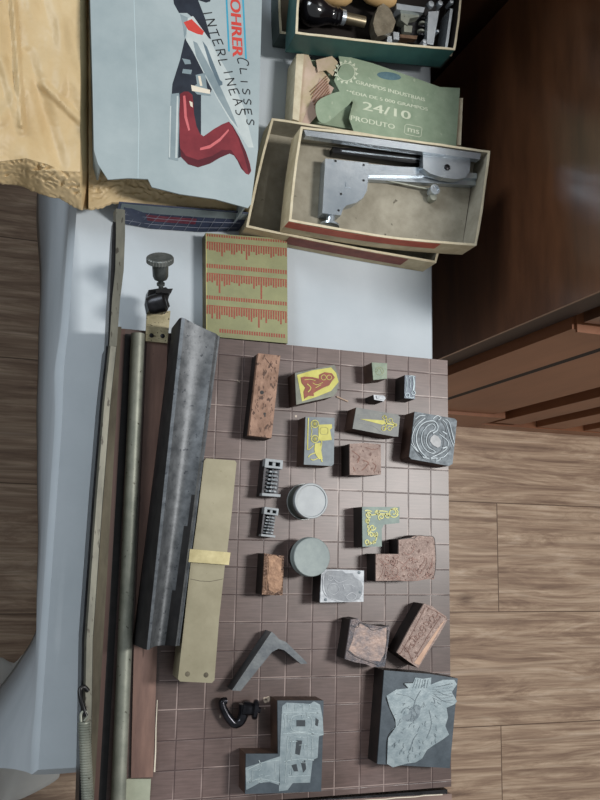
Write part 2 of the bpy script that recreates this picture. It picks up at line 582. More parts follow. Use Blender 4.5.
BARECARD = mat('torn_bare_card', (178, 164, 132), (200, 178, 160), 60, rough=0.85)
TEAL = mat('teal_box', (36, 74, 74), (50, 92, 90), 30, rough=0.5)
TEALD = mat('dark_teal_box', (44, 56, 56), (62, 76, 74), 30, rough=0.6)
CARTON = mat('pale_blue_carton', (148, 162, 165), (166, 178, 180), 12, rough=0.55, bump=0.15, bscale=30, bdist=0.002)
NAVY = mat('navy_print', (24, 30, 42), (38, 46, 58), 60, rough=0.5)
REDP = mat('red_handle_print', (104, 32, 42), (134, 48, 56), 30, rough=0.45)
REDPL = mat('light_red_print', (196, 96, 100), (208, 116, 118), 60, rough=0.45)
REDPD = mat('deep_red_print', (78, 20, 32), (92, 26, 38), 60, rough=0.45)
GREYP = mat('pale_grey_print', (176, 186, 186), (196, 204, 202), 40, rough=0.5)
GREYP2 = mat('mid_grey_print', (120, 136, 142), (140, 154, 158), 40, rough=0.5)
REDT = mat('red_letters', (196, 62, 54), (206, 74, 64), 60, rough=0.5)
BLUEL = mat('blue_lines', (60, 150, 178), (70, 160, 186), 60, rough=0.5)
PEN = mat('black_pen', (24, 26, 30), (34, 36, 40), 60, rough=0.5)
KRAFT = mat('kraft_paper', (194, 168, 124), (208, 184, 142), 14, rough=0.5, bump=0.08, bscale=40, bdist=0.002)
OLIVECARD = mat('olive_card', (126, 128, 92), (144, 145, 104), 30, rough=0.6)
TICKRED = mat('red_ticks', (134, 60, 44), (156, 78, 58), 300, rough=0.6)
TABLEWOOD = mat('table_wood', (110, 80, 56), (130, 96, 68), 20, rough=0.6)
STRIPWOOD = mat('wood_strip', (104, 78, 70), (132, 102, 90), 30, rough=0.45, stretch=(3, 0.4, 1), c3=(74, 48, 38), s3=50, t3=0.66)
CREAM = mat('cream_paint', (150, 156, 136), (166, 170, 150), 40, rough=0.6)
WHITE = mat('white_chip', (214, 204, 184), (224, 214, 196), 200, rough=0.7)
TANWOOD = mat('tan_turned_wood', (176, 144, 98), (196, 164, 116), 40, rough=0.45)
CAPW = mat('grey_white_lid', (146, 152, 156), (162, 168, 170), 60, rough=0.4)
CAPG = mat('grey_green_lid', (128, 138, 138), (142, 152, 150), 120, rough=0.55, metal=0.1)
CAPRIM = mat('pale_rim', (190, 196, 196), (204, 208, 208), 60, rough=0.35, metal=0.2)
JARDARK = mat('dark_jar_side', (58, 62, 58), (78, 82, 76), 60, rough=0.35)

# ------------------------------------------------------------------ large structure
bm = B(); box(bm, -1.2, 2.2, -1.2, 1.7, -0.02, 0.0)
structure(part('floor', bm, setup_floor_mat()))

bm = B(); box(bm, -0.60, -0.44, -1.1, 1.6, 0.0, 0.62)
structure(part('left_light_blocker', bm, mat('light_blocker_brown', (52, 36, 26), (66, 46, 34), 5, rough=0.5)))  # unseen low panel, added to keep light off the floor at left

# cabinet at the right
def cabinet():
    x0, x1, y0, y1, zt = 0.380, 1.35, 0.445, 0.835, 0.955
    t = thing('sideboard', ((x0 + x1) / 2, (y0 + y1) / 2, 0), 'glossy dark brown wooden sideboard standing right of the cloth covered table', 'sideboard')
    bm = B(); box(bm, x0, x0 + 0.0035, y0 - 0.004, y1, 0, zt)
    part('side_panel', bm, DARKWOOD, t, bevel=0.0015)
    bm = B(); box(bm, x0 + 0.007, x1, y0 + 0.022, y1, 0.0, zt - 0.02)
    part('carcass', bm, BLACKGAP, t)
    bm = B(); box(bm, x0 + 0.007, x1 + 0.01, y0 - 0.006, y1, zt - 0.02, zt)
    part('top_board', bm, DARKWOOD, t, bevel=0.001)
    bm = B(); box(bm, x0 + 0.0035, 0.448, y0 + 0.012, y0 + 0.022, 0.0, zt - 0.02)
    part('corner_stile', bm, mat('dark_stile', (40, 29, 24), (56, 42, 35), 5, rough=.5), t, bevel=0.0008)
    # door panels
    def pan(nm, xa, xb, za, zb, dy=0.0, M=MIDWOOD):
        bm = B(); box(bm, xa, xb, y0 + dy, y0 + 0.022, za, zb)
        return part(nm, bm, M, t, bevel=0.001)
    pan('door_stile', 0.452, 0.538, 0.12, 0.729)
    pan('seam_shade_strip', 0.538, 0.550, 0.12, 0.729, 0.0, BLACKGAP)  # black strip painting the shade of the gap between door boards
    pan('door_panel', 0.550, 0.712, 0.140, 0.729, 0.004)
    pan('slat', 0.752, 0.812, 0.07, 0.729)
    pan('slat', 0.862, 0.925, 0.05, 0.729)
    pan('slat', 0.975, 1.04, 0.05, 0.729)
    pan('slat', 1.09, 1.345, 0.05, 0.729)
    pan('drawer_front', 0.456, 1.345, 0.745, zt - 0.025, 0.004, DARKWOOD)
    pan('bottom_rail', 0.456, 0.735, 0.0, 0.137, -0.002)
    pan('plinth', 0.735, 1.345, 0.0, 0.048, -0.002)
    bm = B(); box(bm, 0.456, 1.345, y0 - 0.004, y0 + 0.022, 0.7295, 0.733)
    part('ledge', bm, MIDWOOD, t)
cabinet()
def back_cabinet():
    t = thing('wardrobe', (0.45, 1.05, 0), 'brown wooden cupboard behind the glossy sideboard and the teal box', 'cupboard')
    bm = B(); box(bm, 0.0, 0.9, 0.875, 1.25, 0.06, 1.3)
    part('body', bm, mat('cupboard_brown', (72, 46, 30), (92, 60, 40), 4, rough=0.35, stretch=(3, 3, .6)), t, bevel=0.002)
    bm = B(); box(bm, 0.02, 0.88, 0.89, 1.24, 0.0, 0.06)
    part('plinth', bm, DARKWOOD, t)
back_cabinet()

# table with cloth
TX0, TX1, TY0, TY1, TZ = -0.090, 0.297, 0.0, 0.825, TOP - 0.030
t = thing('side_table', ((TX0 + TX1) / 2, (TY0 + TY1) / 2, 0), 'narrow wooden table hidden under the white cloth', 'table')
bm = B(); box(bm, TX0 + 0.006, TX1 - 0.004, TY0 + 0.006, TY1 - 0.006, TZ - 0.026, TZ - 0.0015)
part('table_top', bm, TABLEWOOD, t)
for sx in (TX0 + 0.03, TX1 - 0.06):
    for sy in (TY0 + 0.03, TY1 - 0.06):
        bm = B(); box(bm, sx, sx + 0.035, sy, sy + 0.035, 0, TZ - 0.026)
        part('leg', bm, TABLEWOOD, t)

def cloth():
    bm = B()
    per = []
    def seg(a, b, n, nrm):
        for i in range(n):
            f = i / n
            per.append((a[0] + (b[0] - a[0]) * f, a[1] + (b[1] - a[1]) * f, nrm))
    seg((TX0, TY1), (TX0, TY0), 90, (-1, 0))
    seg((TX0, TY0), (TX1, TY0), 36, (0, -1))
    seg((TX1, TY0), (TX1, TY1), 60, (1, 0))
    seg((TX1, TY1), (TX0, TY1), 36, (0, 1))
    n = len(per)
    ks = [0, .004, .010, .02, .05, .1, .16, .24, .32, .4, .48, .56, .62, .675]
    rings = []
    for k, dz in enumerate(ks):
        ring = []
        for i, (x, y, nr) in enumerate(per):
            # smoothed normal at corners
            nx = sum(per[(i + j) % n][2][0] for j in range(-3, 4)); ny = sum(per[(i + j) % n][2][1] for j in range(-3, 4))
            ll = math.hypot(nx, ny); nx, ny = nx / ll, ny / ll
            f = dz / 0.675
            rnd = 0.006 * min(1, dz / 0.01)
            left = nr[0] == -1
            wav = 0.0018 * math.sin(i * 0.17 + 1.3 * math.sin(i * 0.08)) + 0.003 * noise.noise(Vector((x * 9, y * 9, dz * 2)))
            if left:
                out = rnd + f * (wav + (0.032 - 0.050 * (0.825 - y) / 0.75))
                out += 0.004 * math.exp(-((y - 0.36) / 0.03) ** 2) * math.exp(-((dz - 0.03) / 0.03) ** 2)
            else:
                out = rnd + f * (0.002 + 0.5 * wav)
            dc = math.hypot(x - TX0, y - TY0)
            fl = 0.20 * f ** 1.15 * math.exp(-(dc / 0.034) ** 3)
            x, y = x - 0.62 * fl, y - 0.78 * fl
            ring.append(bm.verts.new((x + nx * out, y + ny * out, TZ - dz - 0.0006)))
        rings.append(ring)
    for a, b in zip(rings, rings[1:]):
        for i in range(n):
            bm.faces.new((a[i], a[(i + 1) % n], b[(i + 1) % n], b[i]))
    bm.faces.new(rings[0])
    o = part('tablecloth', bm, CLOTH, None, smooth=True, loc=((TX0 + TX1) / 2, (TY0 + TY1) / 2, 0.014))
    s = o.modifiers.new('solid', 'SOLIDIFY'); s.thickness = 0.001; s.offset = -1
    tag(o, 'bluish white cloth draped over the narrow table down to the floor', 'tablecloth')
cloth()
# trailing lobe of another cloth end on the floor, bottom left
def lobe():
    pts = [(-8, 668), (14, 664), (26, 656), (30, 700), (26, 750), (30, 768), (54, 764), (60, 775), (55, 783), (30, 797), (12, 803), (-8, 800)]
    bm = B()
    q = crom(pp(pts, -706), True, 4)
    n = len(q)
    c = sum(q, Vector()) / n
    rings = []
    for k in range(9):
        f = 1 - k / 8
        ring = []
        for v in q:
            p = c + (v - c) * f
            h = 0.012 * (1 - f) + 0.010 * abs(noise.noise(Vector((p.x * 14, p.y * 9, 2.2)))) * min(1, (1 - f) * 4)
            ring.append(bm.verts.new((p.x, p.y, 0.003 + h)) if k < 8 else None)
        rings.append(ring)
    for a, b in zip(rings[:-1], rings[1:-1]):
        for i in range(n): bm.faces.new((a[i], a[(i + 1) % n], b[(i + 1) % n], b[i]))
    bm.faces.new(rings[-2])
    o = part('floor_cloth', bm, mat('cream_cloth', (200, 200, 196), (212, 210, 204), 10, rough=0.8), None, smooth=True, loc=(c.x, c.y, 0.001))
    s = o.modifiers.new('solid', 'SOLIDIFY'); s.thickness = 0.001
    tag(o, 'loose white cloth end spread on the floor beside the table, bottom left', 'cloth')
lobe()

# ------------------------------------------------------------------ paper cutter
cut = thing('paper_cutter', (0.13, 0.18, TZ), 'old guillotine paper cutter with purplish brown gridded board and metal arm on the left', 'paper cutter')
bm = B(); box(bm, -0.050, 0.300, -0.031, 0.397, TZ + 0.001, TOP)
board = part('cutting_board', bm, mat('x', (0, 0, 0)), cut, bevel=0.0012)
GRID = setup_board_mat()
board.data.materials.clear(); board.data.materials.append(GRID)
board.location = -Vector(cut.location); 
for v in board.data.vertices: v.co = v.co + Vector(cut.location)
bm = B(); box(bm, -0.012, 0.296, -0.040, -0.0335, TZ + 0.001, TOP - 0.0005)
part('front_groove_rail', bm, DSTEEL, cut)
bm = B(); prism(bm, [(-0.012, -0.065), (0.300, -0.075), (0.300, -0.0375), (-0.012, -0.0305)], TZ + 0.002, TOP + 0.0008)
part('front_rail', bm, mat('front_rail_wood', (118, 98, 90), (146, 124, 116), 20, rough=0.35, stretch=(.4, 3, 1)), cut, bevel=0.001)
bm = B()
q = [(0.19 + 0.010 * i, -0.0372 - 0.0003 * math.sin(i * 2.1)) for i in range(11)]
ribbon(bm, q, 0.0008, TOP - 0.001, TOP + 0.0011)
part('worn_edge', bm, WHITE, cut, label='pale worn edge of the front rail')
# wood strip
bm = B(); pprism(bm, [(147, 339), (167.5, 341), (157.5, 640), (153, 777), (131, 778), (134, 640)], 3, -1)
part('wooden_strip', bm, STRIPWOOD, cut, bevel=0.0008)
bm = B(); pprism(bm, [(125.5, 779), (151, 779), (148, 830), (122, 830)], 2, -1)
part('end_piece', bm, CREAM, cut, bevel=0.0008, label='pale grey green end piece')
bm = B(); prib(bm, [(157.3, 700), (156, 727), (155.6, 752), (154.5, 772)], (0.5, 1.3), 3, 0.2)
part('chipped_edge', bm, WHITE, cut, label='white chipped edge of the wooden strip')
# left metal edge rail & groove
bm = B(); box(bm, -0.0560, -0.0445, -0.078, 0.396, TOP - 0.024, TOP + 0.010)
part('edge_rail', bm, OLIVE, cut, bevel=0.001)
bm = B(); box(bm, -0.0440, -0.0400, -0.078, 0.396, TOP - 0.020, TOP + 0.003)
part('inner_rail', bm, mat('inner_rail_m', (70, 48, 42), (92, 66, 58), 40, rough=0.5, stretch=(1, .2, 1)), cut, bevel=0.0006)
bm = B(); box(bm, -0.0398, -0.0335, -0.078, 0.392, TOP - 0.020, TOP + 0.0015)
part('gap_shadow_strip', bm, BLACK, cut)  # black strip drawn for the dark gap and shadow left of the tube
# steel tube
bm = B()
def cy(px, py, z): return P(px, py, z)
ptsT = [cy(138, 334, 11), cy(125, 640, 11), cy(119, 780, 11), cy(116.5, 850, 11)]
tube(bm, [ptsT[0], ptsT[0].lerp(ptsT[1], .5), ptsT[1], ptsT[2], ptsT[3]], 0.0064, 24)
part('pressure_tube', bm, NICKEL, cut, smooth=True, label='pale grey green metal tube')
# blade arm: L profile
def arm():
    path = []
    prof = [(-0.0030, 0.0), (0.0030, 0.0), (0.0030, 0.030), (0.0038, 0.0325), (0.0030, 0.035), (-0.0020, 0.036), (-0.0034, 0.034)]
    pts = [(84.5, 850), (86.5, 790), (89, 640), (99, 500), (107, 400), (113, 345)]
    for (x, y) in pts:
        path.append((P(x, y, 46) - Vector((0, 0, 0.036)), (1, 0, 0)))
    bm = B(); sweep(bm, prof, path)
    a = part('blade_arm', bm, mat('arm_metal', (84, 84, 76), (116, 114, 102), 50, rough=0.5, metal=0.4, stretch=(1, .3, 1), c3=(64, 60, 52), s3=330, t3=0.62), cut, smooth=True)
    # dark blade below the arm on the left
    bm = B()
    prof2 = [(-0.0052, -0.008), (-0.0032, -0.010), (-0.0032, 0.030), (-0.0052, 0.030)]
    sweep(bm, prof2, path)
    part('blade', bm, DSTEEL, cut, label='dark steel blade under the arm')
    # handle: twists and narrows
    bm = B()
    pts = [(113, 346), (115.5, 300), (118.5, 270), (119.5, 235), (119.5, 209)]
    rings = []
    for i, (x, y) in enumerate(pts):
        f = i / 4
        w_ = 0.0032 + 0.0010 * f
        h_ = 0.036 * (1 - f) + 0.012 * f
        c = P(x, y, 46)
        tw = 0.25 * math.sin(f * 2.2)
        ring = []
        for a_, b_ in ((-1, -1), (1, -1), (1, 0), (-1, 0)):
            ring.append(bm.verts.new((c.x + a_ * w_ + (tw * 0.004 if b_ == 0 else 0), c.y, c.z + b_ * h_)))
        rings.append(ring)
    for A, C in zip(rings, rings[1:]):
        for k in range(4): bm.faces.new((A[k], A[(k + 1) % 4], C[(k + 1) % 4], C[k]))
    bm.faces.new(rings[0][::-1]); bm.faces.new(rings[-1])
    part('arm_handle', bm, MC['arm_metal'], cut, bevel=0.001)
    bm = B()
    rings = []
    for i, (x, y) in enumerate([(110.5, 346), (112, 300), (113.5, 270), (114.5, 240), (115.5, 222)]):
        c = P(x, y, 44)
        w_ = 0.0022
        rings.append([bm.verts.new((c.x + a_ * w_, c.y, c.z + b_)) for a_, b_ in ((-1, -0.034 + 0.005 * i), (1, -0.034 + .005 * i), (1, 0), (-1, 0))])
    for A, C in zip(rings, rings[1:]):
        for k in range(4): bm.faces.new((A[k], A[(k + 1) % 4], C[(k + 1) % 4], C[k]))
    bm.faces.new(rings[0][::-1]); bm.faces.new(rings[-1])
    part('handle_side', bm, BLACK, cut)
arm()
# spring and its hook
bm = B()
a, b = P(84, 722, 53), P(88.5, 812, 53)
turns = 34
pts = []
for i in range(turns * 12 + 1):
    f = i / (turns * 12)
    c = a.lerp(b, f)
    an = 2 * math.pi * turns * f
    pts.append(c + Vector((math.cos(an), 0, math.sin(an))) * 0.0040)
tube(bm, pts, 0.0011, 6)
sp = part('return_spring', bm, NICKEL, cut, smooth=True)
bm = B(); tube(bm, crom([P(81, 722, 54), P(81, 714, 53), P(85, 711, 53), P(87, 716, 53), P(84, 721, 53)]), 0.0012, 8)
part('spring_end_loop', bm, NICKEL, sp, smooth=True)
bm = B(); tube(bm, crom([P(86, 716, 53), P(83.5, 708, 52), P(81, 699, 50), P(80, 690, 47), P(84, 687, 46), P(88, 691, 45)]), 0.0020, 10)
part('spring_hook', bm, BLACK, cut, smooth=True)

# blade stop clamp with knurled knob
cl = bpy.data.objects.new('stop_clamp', None); COL.objects.link(cl); cl.parent = cut
cl.location = P(158, 320, 3) - Vector(cut.location)
bm = B(); pprism(bm, [(147, 309), (170.5, 311), (167.5, 343), (145.5, 341)], 6, 3)
part('mounting_plate', bm, BRASSP, cl, bevel=0.0005)
for (x, y) in ((152, 311.5), (163.5, 312), (151.5, 335.5), (162.5, 336)):
    bm = B(); c = P(x, y, 6); lathe(bm, [(0.0021, 0), (0.0021, 0.0006), (0.0014, 0.0011), (0, 0.0012)], c, seg=16)
    part('screw', bm, DSTEEL, cl, smooth=True)
bm = B()
pprism(bm, [(148.5, 290), (166, 287), (170.5, 291), (168, 300), (170, 306), (165, 311), (149, 310), (147, 300)], 20, 3)
part('bracket', bm, BLACK, cl, bevel=0.002)
bm = B(); c = P(160, 303, 24); lathe(bm, [(0.0, -.012), (0.008, -0.011), (0.0095, -0.006), (0.0095, 0.004), (0.007, 0.006), (0, 0.006)], c, axis=(0.85, .25, .3), seg=24)
part('pivot_roller', bm, DSTEEL, cl, smooth=True)
bm = B(); pprism(bm, [(156, 289), (173, 288.5), (171, 293), (156, 293)], 28, 16)
part('fork_plate', bm, BLACK, cl, bevel=0.0008)
bm = B(); c = P(161, 292, 22)
e = P(160, 257, 44)
ax = e - c
Lk = ax.length
lathe(bm, [(0.0022, -0.004), (0.0022, 0.006), (0.0038, 0.007), (0.0038, 0.009), (0.0024, 0.010), (0.0030, Lk * .36), (0.0060, Lk * .38), (0.0072, Lk * .46), (0.0076, Lk * .84), (0.0100, Lk * .85)], c, axis=ax, seg=28)
part('screw_stem', bm, mat('stem_steel', (70, 74, 74), (104, 108, 106), 120, rough=0.4, metal=0.7), cl, smooth=True)
bm = B()
segs = 56
rings = []
qq = ax.to_track_quat('Z', 'Y')
for h, kk in ((Lk * .84, .93), (Lk * .86, 1), (Lk * .97, 1), (Lk * 1.0, .93)):
    rings.append([bm.verts.new(c + qq @ Vector(((0.0122 + (0.0004 if k % 2 else -0.0002)) * kk * math.cos(2 * math.pi * k / segs), (0.0122 + (0.0004 if k % 2 else -0.0002)) * kk * math.sin(2 * math.pi * k / segs), h))) for k in range(segs)])
for A, C in zip(rings, rings[1:]):
    for k in range(segs): bm.faces.new((A[k], A[(k + 1) % segs], C[(k + 1) % segs], C[k]))
bm.faces.new(rings[0][::-1]); bm.faces.new(rings[-1])
part('knurled_knob', bm, mat('knob_steel', (96, 100, 98), (140, 142, 138), 120, rough=0.45, metal=0.7), cl)

# ------------------------------------------------------------------ steel channel
def channel():
    zt, zb = 50, 4
    a0, a1 = P(168, 332, 27), P(134, 640, 27)
    t0L, t0R = P(182, 317, zt), P(219, 335, 45)
    t1L, t1R = P(147, 650, zt), P(178, 646, 44)
    loc = (t0L + t1R) / 2; loc.z = zz(3.4)
    t = thing('steel_channel', loc, 'long heavy grey steel channel with rounded ridges lying left of the brass case', 'steel bar')
    bm = B()
    N_ = 30
    rings = []
    for i in range(N_ + 1):
        f = i / N_
        L_, R_ = t0L.lerp(t1L, f), t0R.lerp(t1R, f)
        s = R_ - L_
        # concave trough that deepens towards the lower end
        dp = 0.002 + 0.016 * f
        pr = []
        for k in range(13):
            u = k / 12
            if u < .08: dzv = -0.002 * (1 - u / .08) ** 2
            elif u > .9: dzv = -0.003 * ((u - .9) / .1) ** 2
            else:
                dzv = -dp * math.sin((u - .08) / .82 * math.pi) ** 0.8
            pr.append((u, dzv))
        ring = [L_ + s * u + Vector((0, 0, dzv)) for u, dzv in pr]
        ring.append(Vector((R_.x + 0.0015, R_.y, zz(zt - 8))))
        ring.append(Vector((R_.x + 0.002, R_.y, zz(zb))))
        ring.append(Vector((L_.x - 0.0015 - 0.0045 * f, L_.y, zz(zb))))
        ring.append(Vector((L_.x - 0.0015, L_.y, zz(zt - 6))))
        jit = 0.0006 * noise.noise(Vector((f * 9, 0, 0)))
        rings.append([bm.verts.new((v.x, v.y, v.z + jit)) for v in ring])
    n = len(rings[0])
    for A, C in zip(rings, rings[1:]):
        for k in range(n): bm.faces.new((A[k], A[(k + 1) % n], C[(k + 1) % n], C[k]))
    bm.faces.new(rings[0][::-1]); bm.faces.new(rings[-1])
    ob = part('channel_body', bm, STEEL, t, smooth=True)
    ob.data.materials.append(mat('shaded_side_steel', (30, 29, 30), (48, 46, 46), 60, rough=0.6, metal=0.3))  # shade of the left side put in as a darker steel
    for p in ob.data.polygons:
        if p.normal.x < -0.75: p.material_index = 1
channel()

# ------------------------------------------------------------------ brass case
def brass_case():
    zt = 40
    t = thing('brass_case', P(207, 570, 0), 'long slim brass case with a polished band around its middle lying on the gridded board', 'case')
    left = [(204.6, 460), (200, 500), (195.5, 549)]
    right = [(236, 462), (231, 510), (229, 552)]
    bm = B()
    pprism(bm, [(206, 458.3), (235, 460.5), (236.6, 463), (231.5, 515), (226.3, 560), (191.5, 560), (197, 520), (204, 461)], zt, 12)
    part('lid', bm, GOLD, t, bevel=0.0015)
    bm = B()
    pprism(bm, [(191, 560), (225.5, 560), (219, 620), (214.5, 680), (212, 683), (180, 681.5), (178, 679), (184.5, 620)], zt - 1.5, 12)
    part('body', bm, GOLD, t, bevel=0.0015)
    bm = B(); pprism(bm, [(207, 463), (232, 464), (210, 679), (182, 677)], 12, 0)
    part('underside', bm, DSTEEL, t)
    bm = B()
    a, b = P(190, 549, zt + 2), P(230.5, 552.5, zt + 2)
    a2, b2 = P(188.5, 562, zt + 2), P(229, 565, zt + 2)
    prism(bm, [a, b, b2, a2], zz(10), zz(zt + 2))
    part('band', bm, GOLDB, t, bevel=0.0018)
    bm = B(); prib(bm, [(190.3, 579), (200, 581), (210, 581.5), (223, 579)], 0.5, zt - 1.5, 0.1)
    part('crease_line', bm, OLIVE, t)
    for x, y in ((187.5, 674), (206, 675)):
        bm = B(); lathe(bm, [(0.0022, 0), (0.0020, 0.0003), (0, 0.0004)], P(x, y, zt - 1.5), seg=14)
        part('rivet', bm, OLIVE, t)
brass_case()

# ------------------------------------------------------------------ letterpress blocks
H = 23.0
def inset(pts, d):
    c = sum(pts, Vector()) / len(pts)
    out = []
    for p in pts:
        v = p - c
        out.append(c + v * max(0, (v.length - d) / v.length))
    return out

def block(label, pts, mount=BLACKMOUNT, plate=LEAD, cat='printing block', h=H, pt=1.2, group=None, name='printing_block', pin=0.0):
    q = pp(pts, h)
    c = sum(q, Vector()) / len(q)
    t = thing(name, (c.x, c.y, TOP + 0.0002), label, cat, group)
    bm = B(); prism(bm, q, TOP + 0.0002, zz(h - pt))
    part('mount', bm, mount, t, bevel=0.0005)
    bm = B(); prism(bm, inset(q, pin / 1000) if pin else q, zz(h - pt), zz(h))
    part('plate', bm, plate, t, bevel=0.0004)
    return t

def relief(t, name, M, polys=(), ribs=(), z=H, h=0.5, label=None):
    bm = B()
    for pl in polys:
        prism(bm, pp(pl, z), zz(z - 0.2), zz(z + h))
    for r in ribs:
        prib(bm, r[0], r[1], z, h * (r[3] if len(r) > 3 else 1.15), closed=(len(r) > 2 and r[2] == 'c'), smooth=True)
    return part(name, bm, M, t, label=label)

def circ(cx, cy_, r, n=12, ry=None, a0=0, a1=360):
    ry = ry or r
    full = abs(a1 - a0) >= 360
    m_ = n if full else n + 1
    return [(cx + r * math.cos(math.radians(a0 + (a1 - a0) * k / n)), cy_ + ry * math.sin(math.radians(a0 + (a1 - a0) * k / n))) for k in range(m_)]

def spiral(cx, cy_, r0, r1, a0, turns, n=14):
    return [(cx + (r0 + (r1 - r0) * k / n) * math.cos(a0 + turns * 2 * math.pi * k / n), cy_ + (r0 + (r1 - r0) * k / n) * math.sin(a0 + turns * 2 * math.pi * k / n)) for k in range(n + 1)]

def s5(pts, ox, oy, s): return [(ox + x / s, oy + y / s) for x, y in pts]

# tall slab
t = block('tall narrow block with a pitted copper brown face, leftmost in the top row', [(258.3, 353.2), (280.4, 355.6), (271.5, 438.2), (248.8, 435.2)], BLACKMOUNT, PINK, pt=6)
for x, y, r in ((261.9, 392.5, 1.9), (264.6, 413.8, 1.2), (264.9, 416, .8)):
    bm = B(); lathe(bm, [(r / 1000, 0), (r / 1000, 0.0003), (0, 0.0003)], P(x, y, H), seg=16)
    part('hole', bm, BLACK, t)
bm = B()
prib(bm, [(265, 358), (268, 362), (273, 368)], .6, H, .2)
random.seed(3)
for i in range(26):
    f = random.random(); g = random.random()
    x = 251 + 9 * (1 - f) + g * 19; y = 358 + f * 72
    prib(bm, [(x, y), (x + random.uniform(-1.5, 1.5), y + random.uniform(1, 4))], random.uniform(.3, .8), H, .12)
part('scratches', bm, mat('scratch_brown', (70, 48, 40), (86, 60, 50), 90, rough=.7), t)

# yellow plate with red figure
PL = [(295, 373), (334.5, 364.8), (339.5, 377), (337, 392), (333, 396.5), (296.3, 404.6)]
t = block('block with yellow plate and red figure on it, right of the tall slab', PL, WOODMOUNT, mat('grey_olive_plate', (86, 88, 80), (108, 110, 100), 90, rough=.45, metal=.3))
relief(t, 'yellow_field', YELLOW, [[(297, 375), (312, 370.5), (331, 367.5), (336, 373), (338.5, 382), (331, 391), (316, 397), (302, 401.5)]], h=.3)
cr = lambda pts: s5(pts, 240, 340, 5.455)
relief(t, 'red_figure', RED, [cr([(330, 205), (350, 200), (395, 203), (430, 212), (430, 190), (460, 176), (500, 182), (516, 205), (500, 225), (485, 248), (450, 262), (400, 290), (402, 306), (372, 305), (350, 322), (345, 285), (355, 260), (335, 235)])], h=.7)
relief(t, 'figure_details', YELLOW, [], [(cr(circ(455, 205, 14, 8)), .5, 'c'), (cr(circ(485, 205, 13, 8)), .5, 'c'), (cr([(350, 218), (380, 215), (410, 222)]), .5), (cr([(365, 240), (385, 262), (370, 285)]), .9), (cr([(395, 235), (420, 245), (450, 232)]), .5), (cr([(410, 262), (440, 245)]), .5)], h=.9)

# carriage
PL = [(305.6, 416.8), (334.6, 417.8), (333.8, 464), (331.5, 466), (304, 464.5)]
t = block('block with a yellow horse-drawn carriage on grey, left of the copper square', PL, WOODMOUNT, mat('grey_blue_plate', (78, 86, 92), (98, 106, 110), 80, rough=.45, metal=.3))
cr = lambda pts: s5(pts, 240, 340, 5.455)
ribs = []
for cx, cy_ in ((407, 458), (408, 540)):
    ribs.append((cr(circ(cx, cy_, 20, 12)), .75, 'c'))
    for k in range(6):
        a_ = k * math.pi / 6
        ribs.append((cr([(cx - 19 * math.cos(a_), cy_ - 19 * math.sin(a_)), (cx + 19 * math.cos(a_), cy_ + 19 * math.sin(a_))]), .3))
ribs += [(cr([(373, 425), (370, 500), (368, 600)]), 1.0), (cr([(385, 470), (392, 500), (385, 530)]), .6), (cr([(430, 545), (445, 555), (440, 600)]), .8), (cr([(400, 575), (385, 590), (372, 600)]), .7), (cr([(412, 615), (385, 625), (372, 640)]), 1.0), (cr([(440, 640), (448, 665)]), 1.2), (cr([(425, 645), (400, 655), (385, 650)]), .9)]
relief(t, 'carriage_design', YELLOW, [cr([(428, 462), (500, 460), (502, 480), (490, 490), (500, 545), (450, 550), (428, 540)]), cr([(408, 565), (438, 560), (442, 600), (446, 625), (450, 650), (430, 650), (412, 625), (405, 600)])], ribs, h=.5)
relief(t, 'carriage_window', mat('dim_yellow', (150, 146, 84), (160, 156, 94), 90), [], [(cr([(440, 480), (475, 480), (475, 512), (440, 512)]), .4, 'c')], h=.8)

# small blocks at the top right
t = block('small block with a pale green face, topmost of the small trio at upper right', [(372, 362.4), (387.2, 363.2), (387, 378.6), (373.4, 380)], WOODMOUNT, mat('pale_green_plate', (98, 112, 98), (122, 134, 116), 120, rough=.45, metal=.2, bump=.3, bscale=500, bdist=.0003))
relief(t, 'emblem', mat('emblem_green', (124, 134, 98), (146, 152, 114), 120, rough=.45), [], [(circ(379.5, 371, 4, 10), .5, 'c'), ([(377, 372), (379.5, 368), (382, 373)], .6)], h=.3)
t = block('tiny wedge-shaped slug with a silver tip, below the pale green block', [(373.6, 394.8), (384, 395.6), (385.8, 398), (383.8, 401.4), (374.4, 399.6)], BLACKMOUNT, SILVER)
relief(t, 'letter_face', SILVER, [[(376, 396), (380, 396), (382, 399.6), (377, 399)]], h=.9)
t = block('small black block with a raised grey script mark, right of the tiny slug', [(405, 375), (415.6, 375.8), (415, 399.2), (404.4, 398)], BLACKMOUNT, mat('dark_blue_grey', (58, 66, 76), (86, 94, 104), 90, rough=.4, metal=.4))
cr = lambda pts: s5(pts, 395, 370, 22.2)
relief(t, 'script_mark', ZINC, [], [(cr([(250, 150), (260, 300), (250, 480)]), .7), (cr([(320, 200), (345, 250), (330, 400)]), .6), (cr([(400, 150), (420, 300), (400, 480)]), 1.6), (cr(circ(270, 560, 45, 10)), .8, 'c'), (cr(circ(405, 510, 40, 10)), .8, 'c'), (cr([(300, 600), (360, 620), (420, 600)]), .8), (cr([(300, 150), (370, 130), (440, 150)]), .7)], h=.6)

